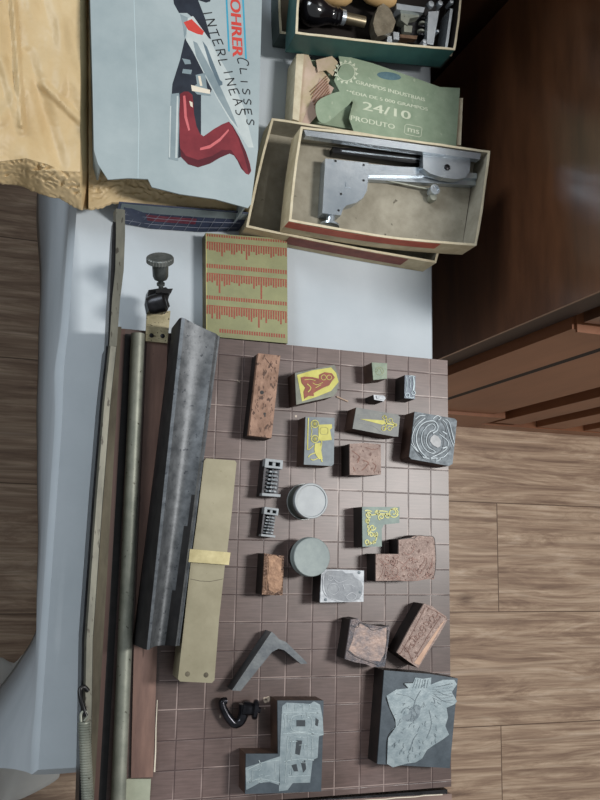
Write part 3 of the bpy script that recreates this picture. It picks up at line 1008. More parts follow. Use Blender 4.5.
# sword
t = block('oblong block with a yellow ornate dagger on grey plate', [(356.3, 407.4), (398, 414.6), (400, 417), (398.2, 436.6), (394, 436.6), (352.6, 428.6)], WOODMOUNT, mat('grey_plate', (76, 79, 80), (94, 96, 93), 80, rough=.45, metal=.3))
cr = lambda pts: s5(pts, 340, 350, 4.615)
relief(t, 'dagger_design', YELLOW, [cr([(90, 318), (205, 325), (208, 340), (195, 345)])], [(cr([(205, 300), (215, 320), (212, 345), (205, 370)]), 1.0), (cr(circ(205, 312, 9, 8)), .6, 'c'), (cr(circ(202, 362, 10, 8)), .6, 'c'), (cr([(205, 338), (235, 343), (255, 348)]), 1.5), (cr(circ(232, 325, 9, 8)), .6, 'c'), (cr(circ(228, 362, 9, 8)), .6, 'c'), (cr([(238, 330), (252, 345), (240, 360)]), .8), (cr(circ(256, 346, 5, 8)), .8, 'c')], h=.5)
relief(t, 'etched_outline', mat('outline_grey', (124, 126, 122), (138, 140, 134), 90), [], [(cr([(85, 300), (150, 300), (200, 290)]), .3), (cr([(85, 335), (150, 350), (200, 385), (235, 388)]), .3)], h=.3)

# serpent block
PL = [(414.8, 411.6), (455, 418.6), (457, 421), (452.6, 464), (449, 466), (411, 459), (409.3, 456.5)]
t = block('square dark lead block with a coiled C-shaped relief, at the board edge on the right', PL, WOODMOUNT, mat('dark_lead', (58, 66, 72), (104, 112, 118), 130, rough=.5, metal=.35, bump=.6, bscale=220, bdist=.0008))
cr = lambda pts: s5(pts, 400, 405, 9.23)
relief(t, 'coiled_design', mat('bright_lead', (128, 138, 144), (160, 168, 172), 90, rough=.5, metal=.35), [], [
    (cr([(225, 225), (250, 195), (290, 175), (320, 195), (310, 230), (270, 250), (245, 290), (240, 345), (265, 395), (310, 420), (320, 440), (290, 445), (240, 420), (205, 370), (195, 310), (205, 255)]), .7, 'c'),
    (cr([(240, 480), (190, 430), (155, 360), (150, 280), (180, 200), (240, 155), (310, 150), (345, 190), (340, 235), (300, 260)]), 1.0),
    (cr([(270, 500), (200, 470), (150, 410), (110, 330), (125, 240), (160, 180), (230, 120)]), .75),
    (cr([(300, 130), (340, 100), (375, 120), (350, 140)]), .75),
    (cr([(390, 140), (420, 170), (440, 230), (460, 300), (490, 380)]), .6),
    (cr([(415, 130), (450, 160), (470, 230), (490, 310), (500, 350)]), .75),
    (cr([(390, 245), (430, 270)]), 1.2), (cr([(390, 400), (440, 385)]), 1.2),
    (cr([(360, 270), (400, 300), (440, 340), (430, 400), (380, 440), (320, 470), (280, 490)]), .75),
    (cr([(280, 500), (320, 490), (370, 500), (330, 520)]), .75),
    (cr([(140, 130), (180, 100), (230, 100)]), .7), (cr([(100, 360), (150, 420), (220, 490)]), .75),
    (cr([(440, 440), (400, 480), (330, 500)]), .8)], h=.8)
relief(t, 'dark_grooves', mat('groove_dark', (44, 50, 56), (58, 64, 70), 90, rough=.5, metal=.3), [], [
    (cr([(232, 200), (222, 240), (212, 300), (222, 360), (262, 415), (300, 445)]), .5), (cr([(262, 480), (195, 440), (165, 370), (160, 290), (188, 210), (240, 168), (300, 162)]), .5),
    (cr([(300, 250), (262, 290), (256, 345), (290, 395), (330, 420)]), .7), (cr([(250, 510), (190, 480), (140, 420), (100, 340)]), .6), (cr([(120, 200), (150, 150), (200, 110)]), .7),
    (cr([(380, 150), (410, 190), (425, 250), (420, 300)]), .9), (cr([(440, 170), (465, 240), (480, 320)]), .6), (cr([(360, 250), (390, 290), (400, 350), (380, 420), (330, 455)]), .8), (cr([(470, 390), (430, 450), (380, 500)]), .7), (cr([(130, 250), (120, 320), (150, 400)]), .6)], h=.25)
relief(t, 'centre_boss', mat('boss_lead', (120, 122, 124), (146, 148, 150), 90, rough=.5, metal=.3), [cr([(280, 300), (310, 275), (350, 290), (375, 330), (370, 380), (345, 395), (300, 370), (275, 335)])], h=.8)

# copper square with twigs
t = block('square copper block with raised twig marks, below the dagger block', [(349.8, 443.8), (365, 443), (380.7, 444.2), (381, 474.4), (366, 475.4), (350, 474.8)], BLACKMOUNT, COPPER, pt=2)
cr = lambda pts: s5(pts, 340, 350, 4.615)
relief(t, 'twig_marks', mat('dark_copper', (96, 66, 56), (120, 86, 74), 120, rough=.5, metal=.4), [], [(cr([(55, 465), (75, 480), (90, 495), (80, 520)]), .7), (cr([(90, 495), (75, 510)]), .5), (cr([(105, 508), (130, 520), (118, 540), (100, 555)]), .7), (cr([(150, 520), (165, 535), (155, 560)]), .7), (cr([(60, 540), (70, 560)]), .6), (cr([(120, 450), (150, 460), (175, 455)]), .5)], h=.4)

# yellow corner ornament
PL = [(362.2, 506.8), (399.5, 507), (399.4, 523), (384, 524.6), (381.8, 529), (381.8, 546.6), (362.6, 546.8)]
t = block('L-shaped block with yellow scrollwork on grey green plate', PL, BLACKMOUNT, mat('grey_green_plate', (72, 86, 84), (92, 106, 100), 80, rough=.45, metal=.3))
cr = lambda pts: s5(pts, 358, 500, 7.32)
relief(t, 'scroll_ornament', mat('pale_yellow', (186, 184, 104), (206, 202, 130), 120, rough=.5), [], [
    (cr(spiral(258, 92, 38, 10, 0.3, 1.3)), 1.15), (cr([(60, 95), (100, 110), (150, 100), (200, 105), (240, 120)]), 1.2), (cr(spiral(78, 105, 24, 6, 1, 1.2)), 1.15),
    (cr(spiral(170, 125, 24, 6, 2, 1.2)), 1.15), (cr([(120, 90), (160, 80), (215, 85)]), 1.1), (cr([(65, 130), (75, 170), (70, 200), (95, 215)]), 1.0), (cr(spiral(105, 200, 24, 6, 0, 1.2)), 1.15),
    (cr(spiral(95, 255, 20, 5, 3, 1.2)), 1.15), (cr(spiral(68, 305, 22, 6, 0, 1.2)), 1.15), (cr([(115, 240), (135, 270), (125, 300), (90, 320), (60, 330)]), 1.15), (cr([(50, 80), (70, 75), (100, 85)]), 1.1), (cr([(290, 65), (270, 60), (240, 70)]), 1.1), (cr([(60, 150), (80, 190)]), 1), (cr(spiral(215, 110, 22, 5, 1, 1.1)), 1.0), (cr(spiral(140, 95, 20, 5, 4, 1.1)), 1.0), (cr(spiral(72, 150, 18, 5, 2, 1.1)), 1.0), (cr(spiral(125, 255, 20, 5, 5, 1.1)), 1.0), (cr(spiral(85, 225, 16, 4, 2, 1)), .9), (cr(spiral(120, 310, 14, 4, 2, 1)), .9), (cr([(280, 110), (292, 85), (270, 62)]), 1.0)], h=.45)

# copper L block
PL = [(398.8, 539.4), (410, 538), (417, 535.2), (425, 536), (433.5, 536.6), (435.6, 545), (436.2, 560), (435.2, 573), (433, 579), (420, 579.8), (400, 580.6), (376, 581), (376, 553.9), (398.8, 554)]
t = block('L-shaped block with a dull pink copper floral face, right of the silver block', PL, BLACKMOUNT, COPPER, pt=2)
cr = lambda pts: s5(pts, 358, 500, 7.32)
random.seed(11)
rb = [(cr([(150, 430), (185, 470), (175, 540), (150, 580)]), .5), (cr([(155, 450), (200, 490), (190, 560)]), .5), (cr([(210, 520), (230, 580), (280, 560), (290, 500), (240, 470)]), .5),
      (cr([(430, 520), (470, 470), (490, 430), (480, 410)]), .5), (cr([(450, 540), (500, 470), (500, 420)]), .5), (cr([(470, 570), (530, 500), (545, 420)]), .5), (cr([(300, 450), (340, 470), (380, 430), (440, 440)]), .6), (cr([(320, 520), (380, 500), (430, 550)]), .5), (cr([(220, 560), (330, 590), (480, 580), (550, 530)]), .5), (cr([(330, 380), (370, 400), (410, 360), (400, 330)]), .6)]
for i in range(30):
    cx = random.uniform(180, 540); cy_ = random.uniform(410, 570)
    rb.append((cr(spiral(cx, cy_, random.uniform(12, 28), 4, random.uniform(0, 6), random.uniform(.6, 1.1), 9)), random.uniform(.45, .8)))
relief(t, 'floral_relief', mat('pink_copper_dark', (88, 66, 60), (112, 86, 78), 150, rough=.45, metal=.45), [], rb, h=.4)
relief(t, 'rim', mat('dark_rim', (44, 36, 34), (62, 52, 48), 60, rough=.5), [], [([(399, 539.6), (410, 538), (414, 538.6), (418, 535.4), (425, 536), (433.3, 536.9), (435.2, 546), (435.8, 560), (434.6, 574), (431, 579.2)], .6)], h=.3)

# silver block
PL = [(321.6, 569.3), (341, 569.6), (364, 570.6), (363.5, 601.8), (320, 602.4)]
t = block('bright silver rectangular block with an etched oval design, touching the grey green lid', PL, BLACKMOUNT, SILVER, pt=2)
cr = lambda pts: s5(pts, 315, 565, 10.9)
relief(t, 'etched_design', mat('etched_silver', (118, 122, 128), (142, 146, 150), 120, rough=.55, metal=.2, bump=.5, bscale=500, bdist=.0005), [cr([(110, 95), (140, 60), (300, 60), (330, 90), (410, 90), (430, 130), (500, 180), (520, 230), (510, 320), (480, 370), (380, 400), (260, 385), (150, 350), (110, 290), (95, 200)])], h=.25)
relief(t, 'design_lines', SILVER, [], [(cr([(90, 100), (85, 250), (130, 340), (250, 390), (400, 400), (490, 370)]), .5), (cr([(340, 350), (400, 300), (450, 340), (400, 385)]), .5, 'c'), (cr([(300, 210), (320, 260)]), .6), (cr([(200, 150), (260, 190), (350, 160)]), .4), (cr(circ(200, 260, 60, 12)), .35, 'c'), (cr([(330, 220), (380, 210), (430, 240)]), .35), (cr(circ(165, 140, 30, 10)), .35, 'c')], h=.55)
for x, y in ((480, 82), (115, 378), (488, 295)):
    bm = B(); q = cr([(x, y)])[0]; lathe(bm, [(0.0015, 0), (0.0014, 0.0004), (0, 0.0005)], P(q[0], q[1], H), seg=14)
    part('nail', bm, LEAD, t)

# small copper brown block
t = block('small upright copper brown block left of the grey green lid', [(264.6, 553.4), (284, 556), (282.6, 595.4), (262.2, 594.8)], BLACKMOUNT, COPPERB, pt=2.2)
cr = lambda pts: s5(pts, 245, 450, 5)
relief(t, 'rough_relief', mat('rust_relief', (112, 82, 62), (158, 124, 98), 130, rough=.5, metal=.3, bump=.6, bscale=300, bdist=.0006), [cr([(115, 530), (150, 525), (185, 545), (180, 600), (188, 650), (180, 700), (150, 715), (120, 700), (112, 640), (120, 580)])], [(cr([(115, 560), (110, 630), (105, 700)]), .5), (cr([(130, 620), (160, 640), (175, 625)]), .7), (cr([(125, 660), (160, 680)]), .6)], h=.35)

# copper stained block
PL = [(351, 619.4), (358, 618.6), (363, 623.5), (372, 625), (380, 626.6), (390.5, 626.4), (388, 645), (385, 666.8), (372, 667), (366, 664.2), (354, 662), (345, 659), (348, 640)]
t = block('square block with a grey and copper stained face, left of the slanted block', PL, BLACKMOUNT, COPPERS, pt=2.2)
cr = lambda pts: s5(pts, 340, 480, 4)
relief(t, 'stained_relief', mat('stained_relief_m', (110, 102, 104), (166, 142, 130), 110, rough=.5, metal=.2, bump=1.0, bscale=260, bdist=.0006), [cr([(60, 590), (80, 575), (110, 590), (150, 595), (185, 590), (185, 640), (180, 690), (160, 725), (110, 720), (60, 700), (35, 680), (50, 640)])], [], h=.35)
relief(t, 'dark_contour', DSTEEL, [], [(cr([(45, 580), (70, 590), (80, 570), (110, 585), (125, 600), (160, 595), (195, 580)]), .6), (cr([(190, 600), (185, 650), (175, 720)]), .5), (cr([(28, 680), (60, 705), (110, 725), (150, 740)]), .5)], h=.45)

# slanted block
PL = [(424.2, 603.6), (432, 606), (438, 611), (446, 616), (447.4, 620), (438, 637), (428, 652), (418.2, 668), (408, 661), (397, 652.6), (410, 628)]
t = block('slanted oblong copper block at the right edge of the board above the large block', PL, BLACKMOUNT, COPPER, pt=2.2)
relief(t, 'bare_edge', mat('bare_tan', (176, 140, 116), (196, 160, 136), 90, rough=.5), [[(441, 624), (445, 620), (419, 665), (414, 663)]], h=.2)
cr = lambda pts: s5(pts, 340, 480, 4)
rb = [(cr([(345, 505), (370, 520), (400, 535), (420, 550)]), .6), (cr([(340, 510), (300, 590), (250, 680), (235, 700)]), .5), (cr([(400, 550), (360, 610), (330, 660), (300, 710)]), .6), (cr([(250, 660), (275, 690), (290, 730)]), .7)]
random.seed(5)
for i in range(12):
    f = i / 12
    cx = 375 - 110 * f + random.uniform(-8, 8); cy_ = 540 + 150 * f
    rb.append((cr(spiral(cx, cy_, random.uniform(10, 20), 4, random.uniform(0, 6), .9, 9)), random.uniform(.4, .7)))
relief(t, 'floral_relief', MC['pink_copper_dark'], [], rb, h=.4)

# large plant block
PL = [(384.3, 670.3), (430, 674), (457.8, 678.5), (454, 722), (449.8, 768.2), (412, 766), (377.3, 764)]
t = block('largest block, slate grey with a pale leafy plant silhouette, at the lower right', PL, BLACKMOUNT, SLATE, pt=1.5)
cr = lambda pts: s5(pts, 340, 640, 4.286)
relief(t, 'plant_design', ZINC, [cr([(198, 238), (240, 212), (292, 206), (275, 186), (312, 184), (322, 160), (355, 166), (390, 160), (388, 190), (440, 170), (488, 170), (500, 190), (478, 222), (500, 262), (492, 274), (455, 290), (462, 330), (450, 368), (466, 405), (440, 425), (400, 450), (372, 470), (350, 508), (322, 524), (290, 528), (225, 545), (200, 530), (205, 420), (238, 372), (236, 340), (212, 290)])], h=.7)
random.seed(8)
veins = []
for i in range(60):
    f = random.random(); g = random.random()
    y = 250 + 250 * f
    xl = 225 if y < 360 else 215; xr = 440 - max(0, (y - 400)) * .95
    x = xl + (xr - xl) * g
    a_ = math.atan2(y - 230, x - 350) + random.uniform(-.4, .4)
    L_ = random.uniform(8, 24)
    if xl < x + L_ * math.cos(a_) < xr: veins.append((cr([(x, y), (x + L_ * .5 * math.cos(a_ + .2), y + L_ * .5 * math.sin(a_ + .2)), (x + L_ * math.cos(a_), y + L_ * math.sin(a_))]), random.uniform(.2, .4)))
for k in range(6):
    veins.append((cr([(395, 205 + 8 * k), (430, 196 + 13 * k), (480, 186 + 14 * k)]), .3))
    veins.append((cr([(310 + 12 * k, 206), (318 + 11 * k, 186), (322 + 11 * k, 168)]), .3))
relief(t, 'vein_lines', mat('vein_grey', (88, 100, 108), (112, 124, 130), 90, rough=.5, metal=.2), [], veins + [(cr([(330, 320), (315, 290), (325, 250), (345, 215)]), .5), (cr([(310, 300), (280, 290), (260, 310)]), .5), (cr([(400, 250), (405, 270), (390, 265)]), .6), (cr([(400, 230), (440, 260), (480, 270)]), .4), (cr([(410, 215), (450, 235), (485, 240)]), .4), (cr([(350, 200), (362, 185), (360, 168)]), .4), (cr([(320, 340), (310, 320), (300, 345)]), 1.2), (cr([(260, 395), (268, 398)]), .8), (cr([(330, 400), (310, 430), (300, 470)]), .4), (cr([(380, 300), (390, 360), (370, 420)]), .4), (cr([(420, 200), (460, 190), (480, 185)]), .4), (cr([(240, 230), (290, 240), (320, 260)]), .4)], h=.95)
relief(t, 'dark_patch', mat('patch_grey', (92, 104, 112), (120, 132, 138), 200, rough=.5, metal=.2, lo=.42, hi=.5), [cr([(300, 290), (325, 275), (345, 285), (340, 320), (325, 345), (305, 350), (270, 345), (262, 330), (290, 318)])], [], h=.75)
relief(t, 'design_edge', BLACK, [], [(cr([(196, 246), (212, 292), (234, 342), (236, 374), (203, 420), (198, 530)]), .5), (cr([(290, 205), (272, 186), (312, 182)]), .45)], h=.5)

# L building block
PL = [(277.5, 700.6), (323.6, 700.6), (322.6, 745), (321.2, 791.5), (282, 793), (245.2, 794), (246, 753.8), (278, 753.8)]
t = block('large L-shaped lead block with a building in relief, at the bottom of the board', PL, WOODMOUNT, SLATE, pt=1.5)
cr = lambda pts: s5(pts, 200, 610, 4)
relief(t, 'building_design', ZINC, [
    cr([(328, 385), (345, 370), (440, 375), (455, 365), (480, 378), (490, 430), (494, 500), (475, 505), (470, 590), (450, 600), (440, 690), (370, 692), (350, 720), (315, 725), (318, 600), (322, 500)]),
    cr([(182, 630), (318, 585), (318, 700), (280, 688), (240, 690), (184, 720)])], [], h=.4)
relief(t, 'building_openings', mat('dark_opening', (34, 42, 50), (46, 56, 62), 80, rough=.5), [cr([(385, 440), (420, 440), (420, 465), (385, 465)]), cr([(385, 520), (408, 522), (398, 580), (380, 575)]), cr([(365, 620), (385, 615), (392, 645), (375, 645)]), cr([(403, 610), (420, 600), (424, 635), (412, 650)]), cr([(462, 430), (474, 440), (470, 465), (460, 460)])], h=.6)
rb = [(cr([(330, 410), (400, 408), (485, 412)]), .5), (cr([(330, 495), (400, 490), (492, 498)]), .7), (cr([(340, 430), (338, 480)]), .5), (cr([(370, 425), (440, 425), (440, 480), (370, 480)]), .5, 'c'), (cr([(350, 510), (345, 600), (340, 690)]), .5), (cr([(430, 510), (430, 600)]), .5), (cr([(450, 505), (445, 590)]), .4), (cr([(365, 508), (365, 600)]), .4), (cr([(335, 605), (400, 595), (455, 600)]), .6), (cr([(350, 665), (440, 662)]), .6), (cr([(185, 640), (250, 610), (316, 600)]), .6), (cr([(235, 600), (245, 625)]), .7), (cr([(190, 690), (240, 675), (318, 690)]), .6), (cr([(210, 640), (205, 690)]), .4), (cr([(300, 610), (302, 680)]), .4), (cr([(350, 372), (345, 400)]), .5), (cr([(440, 378), (436, 400)]), .5), (cr([(380, 378), (380, 402)]), .4), (cr([(410, 378), (410, 402)]), .4)]
random.seed(31)
for i in range(46):
    x = random.uniform(332, 465); y = random.uniform(380, 700)
    if y > 560 and x > 410: continue
    if y > 660: continue
    L_ = random.uniform(8, 36)
    rb.append((cr([(x, y), (x + (L_ if i % 3 else 2), y + (L_ if i % 3 == 0 else random.uniform(-3, 3)))]), random.uniform(.25, .5)))
for i in range(14):
    x = random.uniform(190, 290); y = random.uniform(635, 690)
    rb.append((cr([(x, y), (x + random.uniform(8, 26), y - random.uniform(0, 8))]), .35))
relief(t, 'building_lines', mat('bright_zinc', (150, 164, 168), (172, 184, 186), 150, rough=.4, metal=.3), [], rb, h=.7)

# ------------------------------------------------------------------ lids / jars
def jar(label, px, py, r, h, prof, M, topM, rimM, name='round_tin'):
    c = P(px, py, h)
    t = thing(name, (c.x, c.y, TOP + 0.0002), label, 'tin')
    return t, c
c = P(311.4, 500.8, 24); r = 0.0168
t = thing('round_tin', (c.x, c.y, TOP + 0.0002), 'round tin with a pale white recessed lid, upper of the two round tins', 'tin')
bm = B(); lathe(bm, [(r * .98, 0), (r * 1.02, 0.001), (r * 1.02, 0.003), (r * .96, 0.004), (r * .96, 0.019)], Vector((c.x, c.y, TOP + .0002)), seg=48)
part('body', bm, JARDARK, t, smooth=True)
bm = B(); lathe(bm, [(r * 1.035, 0.0008), (r * 1.05, 0.0016), (r * 1.035, 0.0024)], Vector((c.x, c.y, TOP + .0002)), seg=48)
part('bottom_ring', bm, CAPRIM, t, smooth=True)
bm = B(); lathe(bm, [(r * .97, 0.017), (r, 0.018), (r, 0.0234), (r * .97, 0.0240), (r * .90, 0.0240), (r * .87, 0.0228), (r * .86, 0.0228), (0, 0.0226)], Vector((c.x, c.y, TOP + .0002)), seg=48)
part('lid', bm, CAPW, t, smooth=True)
c = P(312, 557, 29); r = 0.0180
t = thing('round_tin', (c.x, c.y, TOP + 0.0002), 'round tin with a plain grey green lid, lower of the two round tins', 'tin')
bm = B(); lathe(bm, [(r * .80, 0), (r * .82, 0.001), (r * .82, 0.020)], Vector((c.x, c.y, TOP + .0002)), seg=48)
part('body', bm, BLACK, t, smooth=True)
bm = B(); lathe(bm, [(r * .99, 0.019), (r * 1.03, 0.0195), (r * 1.03, 0.0205), (r * .99, 0.022), (r, 0.023), (r, 0.0284), (r * .97, 0.0290), (r * .93, 0.0289), (0, 0.0289)], Vector((c.x, c.y, TOP + .0002)), seg=48)
part('lid', bm, CAPG, t, smooth=True)

# ------------------------------------------------------------------ numbering machines
def numbering(label, q, nw, h=20):
    w4 = pp(q, h)
    TL, TR, BR, BL = w4
    c = sum(w4, Vector()) / 4
    t = thing('numbering_machine', (c.x, c.y, TOP + .0002), label, 'numbering machine', 'small typographic numbering machines')
    def uv(u, v, zz_): 
        p = TL.lerp(TR, u).lerp(BL.lerp(BR, u), v)
        return Vector((p.x, p.y, zz_))
    def quad(bm, u0, u1, v0, v1, za, zb):
        pts = [uv(u0, v0, 0), uv(u1, v0, 0), uv(u1, v1, 0), uv(u0, v1, 0)]
        lo = [bm.verts.new((p.x, p.y, za)) for p in pts]; hi = [bm.verts.new((p.x, p.y, zb)) for p in pts]
        bm.faces.new(hi); bm.faces.new(lo[::-1])
        for i in range(4): bm.faces.new((lo[i], lo[(i + 1) % 4], hi[(i + 1) % 4], hi[i]))
    bm = B(); quad(bm, 0, 1, 0, 1, TOP + .0002, zz(h - 9)); quad(bm, 0, .12, .2, .93, zz(h - 9), zz(h - 2))
    part('frame', bm, DSTEEL, t, bevel=0.0004)
    # slotted head
    bm = B(); quad(bm, 0, .2, 0, .24, zz(h - 9), zz(h)); quad(bm, .86, 1, 0, .24, zz(h - 9), zz(h)); quad(bm, .2, .86, 0, .07, zz(h - 9), zz(h)); quad(bm, .2, .86, .18, .24, zz(h - 9), zz(h)); quad(bm, .45, .62, .07, .18, zz(h - 9), zz(h - 1.5))
    MS = mat('machine_steel', (128, 134, 138), (152, 157, 160), 90, rough=.55, metal=.3)
    part('head_plate', bm, MS, t, bevel=0.0002)
    bm = B(); quad(bm, 0, 1, .93, 1, zz(h - 9), zz(h))
    part('foot_plate', bm, MS, t, bevel=0.0002)
    v0, v1 = .28, .91
    ax = (uv(.5, 1, 0) - uv(.5, 0, 0)); ax.normalize()
    for k in range(nw):
        va = v0 + (v1 - v0) * (k + .5) / nw
        cc = uv(.55, va, zz(h - 7.5))
        th = (uv(.5, v1, 0) - uv(.5, v0, 0)).length / nw * 0.42
        bm = B()
        R_ = 0.0062
        n = 10
        for lim in (1,):
            rings = []
            for hh in (-th * .55, th * .55):
                ring = []
                q2 = ax.to_track_quat('Z', 'Y')
                for j in range(n * 2):
                    rr = R_ * (1.0 if j % 2 else 0.84)
                    an = 2 * math.pi * (j + k * .3) / (n * 2)
                    ring.append(bm.verts.new(cc + q2 @ Vector((rr * math.cos(an), rr * math.sin(an), hh))))
                rings.append(ring)
            A, C = rings
            m_ = len(A)
            for j in range(m_): bm.faces.new((A[j], A[(j + 1) % m_], C[(j + 1) % m_], C[j]))
            bm.faces.new(A[::-1]); bm.faces.new(C)
        part('digit_wheel', bm, MS, t)
    bm = B(); tube(bm, [uv(.55, .22, zz(h - 7.5)), uv(.55, .94, zz(h - 7.5))], 0.0022, 10)
    part('axle', bm, DSTEEL, t, smooth=True)
    return t
numbering('larger steel numbering machine with six wheels, above the other one', [(265.6, 458.4), (283, 460.4), (280.4, 497), (262, 495.6)], 6)
numbering('smaller steel numbering machine standing below the larger one', [(264.8, 506.8), (278.8, 508.8), (275.2, 537.6), (261.2, 536)], 6, 17)

# ------------------------------------------------------------------ angle tool
t = thing('bent_angle_bar', P(265, 655, 0), 'grey steel bar bent to a right angle lying below the brass case', 'angle bar')
bm = B()
pprism(bm, [(271.5, 631.8), (274, 633.5), (279, 639.2), (286, 642), (303, 658.5), (307.5, 663.5), (301, 664), (292, 656.5), (284, 650), (278.5, 648.6), (272, 652), (240.6, 691), (232, 690.4)], 19, 0.2)
part('bar', bm, mat('dull_steel', (80, 85, 90), (106, 110, 112), 70, rough=.42, metal=.5, bump=.3, bscale=400, bdist=.0003), t, bevel=0.0012)

# hook clamp
t = thing('screw_clamp', P(240, 712, 0), 'small black iron hook-shaped screw clamp above the building block', 'clamp')
bm = B()
pts = crom([P(227, 701, 10), P(222.5, 702, 10), P(224, 709, 10), P(229, 718, 10), P(235, 724, 10), P(241, 721, 10), P(244, 713, 10), P(244.5, 704, 10)])
n = len(pts)
bm = B()
rr = [0.0030 + 0.0020 * (i / n) for i in range(n)]
tube(bm, pts, rr, 14)
for v in bm.verts: v.co.z = TOP + max(0.0004, (v.co.z - TOP) * 1.15 - 0.003)
part('hook_body', bm, mat('oily_black_iron', (26, 26, 30), (54, 54, 60), 80, rough=.25, metal=.7), t, smooth=True)
bm = B(); c0 = P(243, 708, 11); c1 = P(260, 710, 14)
ax = c1 - c0
lathe(bm, [(0.0, -.001), (.0058, 0), (.0062, .004), (.0055, .009), (.0030, .0095), (.0026, .016)], c0, axis=ax, seg=24)
part('screw_boss', bm, MC['oily_black_iron'], t, smooth=True)
bm = B(); lathe(bm, [(.0, .0085), (.0078, .0090), (.0088, .0100), (.0088, .0122), (.0076, .0136), (0.003, .0142), (0, .0144)], c0, axis=ax, seg=30)
part('screw_disc', bm, MC['oily_black_iron'], t, smooth=True)

# small pale stick next to the yellow plate
bm = B(); tube(bm, [P(336.5, 396.5, 1), P(348, 401.5, 1)], 0.0008, 8)
o = part('thin_stick', bm, mat('pale_stick', (196, 170, 150), (206, 184, 164), 60), None, smooth=True, loc=P(342, 399, 0))
tag(o, 'short thin pale stick between the red figure block and the dagger block', 'stick')

# ------------------------------------------------------------------ ruler card box
t = thing('ticked_card_box', P(246, 288, -30), 'olive card box printed with rows of red comb-like ticks, standing against the cutter board', 'card box')
zt = -14
Q = [(205.5, 233), (287, 239), (287.5, 343.5), (206, 336)]
bm = B(); pprism(bm, Q, zt, -29.8)
part('box_body', bm, mat('box_side', (78, 70, 48), (104, 94, 66), 60, rough=.7), t)
bm = B(); prism(bm, pp(Q, zt), zz(zt), zz(zt + .4))
part('top_label', bm, OLIVECARD, t)
bm = B()
cr = lambda pts: s5(pts, 200, 225, 6.312)
def rowy(y0, x): return y0 + (x - 45) * 0.085
random.seed(21)
for (y0, base, kind) in ((55, 18, 's'), (105, 45, 'l'), (243, 26, 's'), (302, 50, 'l'), (443, 24, 's'), (505, 55, 'l'), (648, 24, 's'), (712, 12, 's')):
    k = 0
    x = 46 if y0 < 640 else 128
    if y0 > 700: x = 310
    while x < 545:
        y = rowy(y0, x)
        ln = base if kind == 's' else base * random.choice([.9, 1, 1, 1.15, 1.3, 1.5]) * (2.1 if random.random() < .04 else 1)
        if y0 == 55 : ln *= .9
        prib(bm, cr([(x, y), (x, y + ln)]), 1.6, zt + .4, .12)
        x += 15.5
    if y0 < 700 and kind == 'l': prib(bm, cr([(44 , rowy(y0, 44)), (546, rowy(y0, 546))]), .5, zt + .4, .11)
part('tick_marks', bm, TICKRED, t)
bm = B(); prib(bm, [(206.3, 234), (206.8, 335.6)], .7, zt + .4, .1)
part('label_border', bm, mat('border_yellow', (180, 170, 110), (190, 180, 120), 50), t)

# ------------------------------------------------------------------ cardboard boxes
def tray(name, label, rim_px, zr, zb, outer, inner, rimM, cat='box', th=0.0022, seed=1, floorz=0.0015, bowf=0.0):
    q = pp(rim_px, zr)
    c = sum(q, Vector()) / 4
    t = thing(name, (c.x, c.y, zz(zb)), label, cat)
    z0, z1 = zz(zb), zz(zr)
    ctr = c
    def wall(bm, a, b, inn0, inn1, za, zb_, jit, bw=0.0):
        # a,b outer ends ; inn0, inn1 inner ends
        n = 14
        rows = []
        for i in range(n + 1):
            f = i / n
            o_ = a.lerp(b, f); n_ = inn0.lerp(inn1, f)
            dz = jit * 0.0012 * (noise.noise(Vector((o_.x * 60 + seed, o_.y * 60, 0.3))))
            bow = (n_ - o_).normalized() * (-(0.0012 + bw) * math.sin(math.pi * f) ** 0.8) * jit
            rows.append([bm.verts.new((o_.x + bow.x, o_.y + bow.y, za)), bm.verts.new((o_.x + bow.x, o_.y + bow.y, zb_ + dz)), bm.verts.new((n_.x + bow.x, n_.y + bow.y, zb_ + dz)), bm.verts.new((n_.x + bow.x, n_.y + bow.y, za))])
        for A, C in zip(rows, rows[1:]):
            for k in range(4): bm.faces.new((A[k], A[(k + 1) % 4], C[(k + 1) % 4], C[k]))
        bm.faces.new(rows[0][::-1]); bm.faces.new(rows[-1])
    def off(i, d):
        p = q[i]; a = q[i - 1]; b = q[(i + 1) % 4]
        u = (a - p).normalized(); v = (b - p).normalized()
        return p + (u + v) * d
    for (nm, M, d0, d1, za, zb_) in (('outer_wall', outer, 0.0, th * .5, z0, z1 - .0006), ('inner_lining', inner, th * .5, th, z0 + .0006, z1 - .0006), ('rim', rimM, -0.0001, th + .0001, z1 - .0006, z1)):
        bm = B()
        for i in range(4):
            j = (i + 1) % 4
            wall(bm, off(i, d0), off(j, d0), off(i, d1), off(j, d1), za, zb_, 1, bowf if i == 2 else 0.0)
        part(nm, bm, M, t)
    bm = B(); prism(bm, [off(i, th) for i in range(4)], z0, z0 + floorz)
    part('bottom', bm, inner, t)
    return t, q

